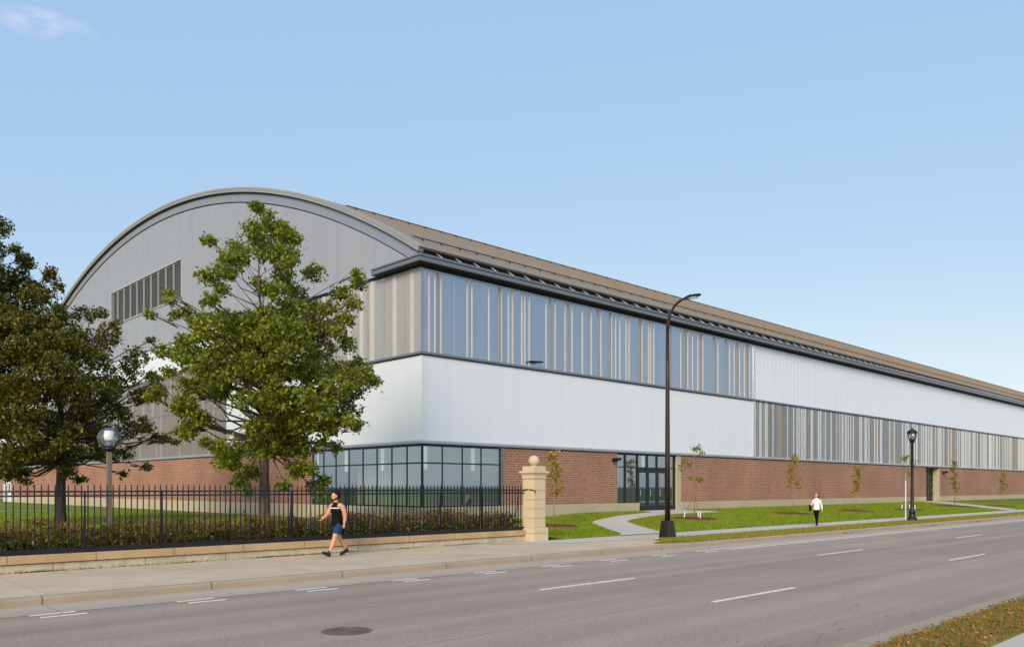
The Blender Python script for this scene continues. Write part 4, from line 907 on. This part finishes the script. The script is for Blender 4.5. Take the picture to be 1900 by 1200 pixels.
def hand(fg,mb,w,dirn,side,curl=.5):
    # w wrist, dirn unit (a,b,z) along the hand, side unit across the palm (towards the thumb)
    d=Vector(dirn).normalized(); sd=(Vector(side)-d*Vector(side).dot(d)).normalized(); n=d.cross(sd); w=Vector(w)
    mb.tube([fg.p(*(w+d*t)) for t in (-.01,.03,.07,.095)],[r*fg.k for r in (.026,.036,.040,.030)],8,flat=.55)
    for i,(o_,ln_) in enumerate(((.027,.068),(.009,.078),(-.009,.072),(-.026,.056))):
        p0=w+d*.08+sd*o_; p1=p0+(d*.8+n*curl*.5)*ln_*.5; p2=p1+(d*(.7-curl*.5)+n*curl)*ln_*.35; p3=p2+(d*(.3-curl*.5)+n*curl)*ln_*.25
        mb.tube([fg.p(*q) for q in (p0,p1,p2,p3)],[r*fg.k for r in (.0105,.0095,.0085,.007)],6)
    q0=w+d*.025+sd*.025; q1=q0+d*.03+sd*.028; q2=q1+d*.03+sd*.006+n*.012
    mb.tube([fg.p(*q) for q in (q0,q1,q2)],[r*fg.k for r in (.014,.011,.009)],6)
def head(fg,mb,a,z,tilt=0):
    fg.rings(mb,[(a-.02,z-.17,.055,.058),(a-.015,z-.10,.058,.060)],14)
    fg.ell(mb,(a,0,z+.02),(.098,.076,.108)); fg.ell(mb,(a+.03,0,z-.052),(.066,.055,.062)); fg.ell(mb,(a+.058,0,z-.088),(.030,.032,.024))
    fg.tube(mb,[(a+.088,0,z+.022),(a+.112,0,z-.022),(a+.094,0,z-.035)],[.009,.014,.010],7)
    fg.tube(mb,[(a+.082,-.045,z+.030),(a+.092,0,z+.034),(a+.082,.045,z+.030)],[.010,.010,.010],6)
    fg.tube(mb,[(a+.082,-.022,z-.062),(a+.093,0,z-.060),(a+.082,.022,z-.062)],[.008,.010,.008],6)
    for b in (-1,1): fg.ell(mb,(a-.005,b*.078,z-.005),(.020,.010,.030))
# the walking man
man=thing('person','man in black sleeveless top and blue shorts striding left along the fence','person',(12.32,19.83,.15))
fg=Fig((12.32,19.83,.15),(-1,0),1.0)
mb=MB()
fg.rings(mb,[(0,.84,.10,.15),(0,.92,.115,.165),(0,1.02,.105,.148),(.005,1.14,.115,.155),(.01,1.28,.130,.180),(.005,1.38,.118,.185),(-.005,1.45,.085,.150),(0,1.50,.06,.075)])
LEG={'L':[(0,.095,.90),(.08,.105,.68),(.145,.105,.49),(.20,.10,.34),(.30,.095,.12)],'R':[(0,-.095,.90),(-.07,-.10,.68),(-.14,-.10,.48),(-.26,-.10,.36),(-.37,-.095,.19)]}
for q in LEG.values(): fg.tube(mb,q,[.100,.092,.064,.068,.042],12)
ARM={'L':[(-.02,.205,1.41),(-.07,.245,1.28),(-.10,.26,1.14),(-.09,.265,1.02),(-.07,.26,.90)],'R':[(.02,-.20,1.41),(.08,-.235,1.28),(.14,-.24,1.16),(.24,-.23,1.09),(.335,-.215,1.03)]}
for q in ARM.values(): fg.tube(mb,q,[.076,.070,.052,.050,.031],12)
for b in (-1,1): fg.ell(mb,(0,b*.170,1.405),(.085,.085,.080))
head(fg,mb,.055,1.665)
hand(fg,mb,(-.07,.26,.90),(.02,0,-1),(1,0,0),.6); hand(fg,mb,(.335,-.215,1.03),(.8,.05,-.5),(.3,.8,.3),.6)
remesh(mb.build('body',M['skin'],man),.0075,3)
mb=MB(); fg.rings(mb,[(0,.83,.150,.200),(0,.92,.144,.196),(0,1.05,.124,.172),(.005,1.16,.132,.172),(.01,1.28,.148,.192),(.005,1.36,.140,.196),(-.002,1.42,.118,.172),(0,1.475,.080,.105),(0,1.495,.070,.085)])
for b in (-1,1): fg.tube(mb,[(0,b*.10,1.38),(0,b*.135,1.43),(-.01,b*.09,1.475)],[.085,.062,.05],10)
sh=remesh(mb.build('sleeveless_top',M['blackcloth'],man),.009,3)
mb=MB(); k=18; mb.loft([[fg.p(.012+rr_*math.cos(t),w_*math.sin(t),zz) for t in [(-1.35+2.7*i/k) for i in range(k+1)]] for rr_,w_,zz in ((.156,.196,1.325),(.154,.196,1.352),(.143,.176,1.352),(.143,.176,1.325),(.156,.196,1.325))],cap=False); mb.build('white_stripe',M['whitecloth'],sh)
mb=MB(); fg.rings(mb,[(0,.80,.125,.180),(0,.88,.140,.188),(0,.93,.132,.180)])
fg.tube(mb,[(0,.10,.86),(.05,.105,.74),(.085,.108,.62)],[.112,.112,.108],14); fg.tube(mb,[(0,-.10,.86),(-.05,-.105,.74),(-.085,-.108,.63)],[.112,.112,.106],14)
remesh(mb.build('shorts',M['bluecloth'],man),.009,2)
def shoe(fg,par,heel,toe,bb,ank,mat,r=.042):
    mb=MB(); h=Vector((heel[0],bb,heel[1])); t=Vector((toe[0],bb,toe[1])); d=(t-h); u=Vector((-d.z,0,d.x)).normalized()
    if u.z<0: u=-u
    for k0,k1 in ((0,0),): pass
    mb.tube([fg.p(*(h+d*k_+u*q)) for k_,q in ((-.02,.045),(.12,.055),(.4,.052),(.7,.04),(.95,.032),(1.02,.03))],[x*fg.k for x in (.025,.042,.043,.046,.034,.015)],12)
    mb.tube([fg.p(*(h+d*k_+u*.014)) for k_ in (0,.3,.7,1)],[x*fg.k for x in (.030,.036,.045,.028)],10,flat=.5)
    fg.tube(mb,[tuple(h+d*.2+u*.06),ank],[.045,.043],10)
    remesh(mb.build('shoe',mat,par),.007*fg.k,2)
shoe(fg,man,(.28,.0),(.545,.105),.095,(.30,.095,.17),M['shoe']); shoe(fg,man,(-.44,.10),(-.17,.0),-.095,(-.365,-.095,.235),M['shoe'])
mb=MB(); fg.ell(mb,(.015,0,1.742),(.108,.094,.088)); fg.ell(mb,(-.01,0,1.68),(.088,.090,.090)); fg.ell(mb,(.085,0,1.782),(.045,.060,.030))
_r=random.Random(2)
for i in range(46):
    a_=_r.uniform(-2.6,2.6); e_=_r.uniform(.1,1.5); fg.ell(mb,(.02+.105*math.cos(e_)*math.cos(a_),.092*math.cos(e_)*math.sin(a_),1.752+.085*math.sin(e_)),(.022,.022,.02))
o=remesh(mb.build('hair',M['hair'],man),.008,1)
mb=MB(); fg.tube(mb,[(.085,-.05,1.585),(.125,-.02,1.572),(.125,.02,1.572),(.085,.05,1.585)],[.016,.02,.02,.016],7); fg.tube(mb,[(.03,.070,1.62),(.07,.062,1.59),(.10,.04,1.575)],[.012,.017,.018],7); mb.build('beard',M['hair'],man,smooth=True)
ph=thing('phone','dark phone held in the lowered hand of the striding man','phone',fg.p(-.10,.26,.79))
mb=MB(); mb.obox(fg.p(-.16,.255,.775),(.075,0,-.030),(0,.004,0),(.014,0,.034)); mb.build('phone_body',M['phone'],ph,bevel=.003)
ph=thing('phone','dark phone held in the forward hand of the striding man','phone',fg.p(.40,-.2,.99))
mb=MB(); mb.obox(fg.p(.43,-.19,.975),(.07,0,-.018),(0,.032,0),(.001,0,.005)); mb.build('phone_body',M['phone'],ph,bevel=.003)
# the woman on the far walk
wom=thing('person','woman in white jacket, black leggings and rust red hat on the far walk','person',(39.1,18.85,.15))
fg=Fig((39.1,18.85,.15),(-1,-.35),.915)
mb=MB()
fg.rings(mb,[(0,.84,.10,.15),(0,.95,.11,.16),(0,1.2,.11,.15),(0,1.38,.10,.16),(-.005,1.46,.07,.12),(0,1.50,.055,.07)])
head(fg,mb,.05,1.665)
WL={'L':[(0,.08,.90),(.08,.07,.68),(.14,.06,.50),(.15,.05,.32),(.20,.045,.10)],'R':[(0,-.08,.90),(-.04,-.07,.70),(-.07,-.05,.50),(-.20,-.04,.36),(-.34,-.04,.22)]}
for q in WL.values(): fg.tube(mb,q,[.080,.070,.050,.050,.034],12)
WA={'L':[(0,.165,1.40),(-.05,.21,1.25),(-.10,.24,1.13),(-.10,.26,.98),(-.06,.27,.86)],'R':[(0,-.165,1.40),(-.02,-.23,1.27),(-.02,-.27,1.14),(.02,-.30,1.12),(.10,-.22,1.14)]}
for q in WA.values(): fg.tube(mb,q,[.05,.045,.035,.034,.024],10)
hand(fg,mb,(-.06,.27,.86),(.2,.1,-1),(1,0,0),.5); hand(fg,mb,(.10,-.22,1.14),(.7,.6,.2),(.1,0,1),.8)
remesh(mb.build('body',M['skin'],wom),.008,2)
mb=MB(); fg.rings(mb,[(0,.86,.150,.175),(0,.95,.145,.172),(0,1.15,.135,.160),(0,1.32,.130,.170),(0,1.42,.11,.16),(0,1.50,.075,.09)])
for q in WA.values(): fg.tube(mb,q[:4]+[tuple(Vector(q[3])*.3+Vector(q[4])*.7)],[.075,.066,.058,.050,.042],10)
remesh(mb.build('jacket',M['whitecloth'],wom),.010,2)
mb=MB(); fg.rings(mb,[(0,.80,.11,.165),(0,.90,.12,.17)])
for q in WL.values(): fg.tube(mb,q,[.092,.080,.060,.056,.040],12)
remesh(mb.build('leggings',M['blackcloth'],wom),.010,1)
shoe(fg,wom,(.16,.0),(.42,.02),.045,(.20,.045,.10),M['shoe']); shoe(fg,wom,(-.40,.17),(-.22,.01),-.04,(-.34,-.04,.21),M['shoe'])
mb=MB(); fg.ell(mb,(.03,0,1.745),(.108,.090,.075)); remesh(mb.build('knit_hat',M['redcloth'],wom),.010,1)
mb=MB(); fg.ell(mb,(-.02,0,1.66),(.085,.092,.09)); fg.tube(mb,[(-.06,.05,1.6),(-.08,.09,1.45),(-.07,.10,1.33)],[.05,.045,.02],8); remesh(mb.build('hair',M['hair'],wom),.010,1)
mb=MB(); fg.ell(mb,(.080,0,1.625),(.056,.068,.062)); mb.build('face_mask',M['whitecloth'],wom,smooth=True)
bag=thing('shoulder_bag','black shoulder bag hanging at the side of the woman in white','bag',fg.p(-.05,-.33,.85))
mb=MB(); mb.loft([[fg.p(-.03+i*w_,-.33+j*.055,z) for i,j in ((-1,-1),(1,-1),(1,1),(-1,1))] for w_,z in ((.12,.80),(.16,.84),(.17,1.05),(.13,1.14))]); mb.build('bag_body',M['blackcloth'],bag,bevel=.02)
mb=MB(); fg.tube(mb,[(-.12,-.33,1.12),(-.05,-.20,1.46),(.0,-.14,1.53),(.05,-.20,1.44),(.06,-.33,1.12)],[.013]*5,6); mb.build('strap',M['blackcloth'],bag)
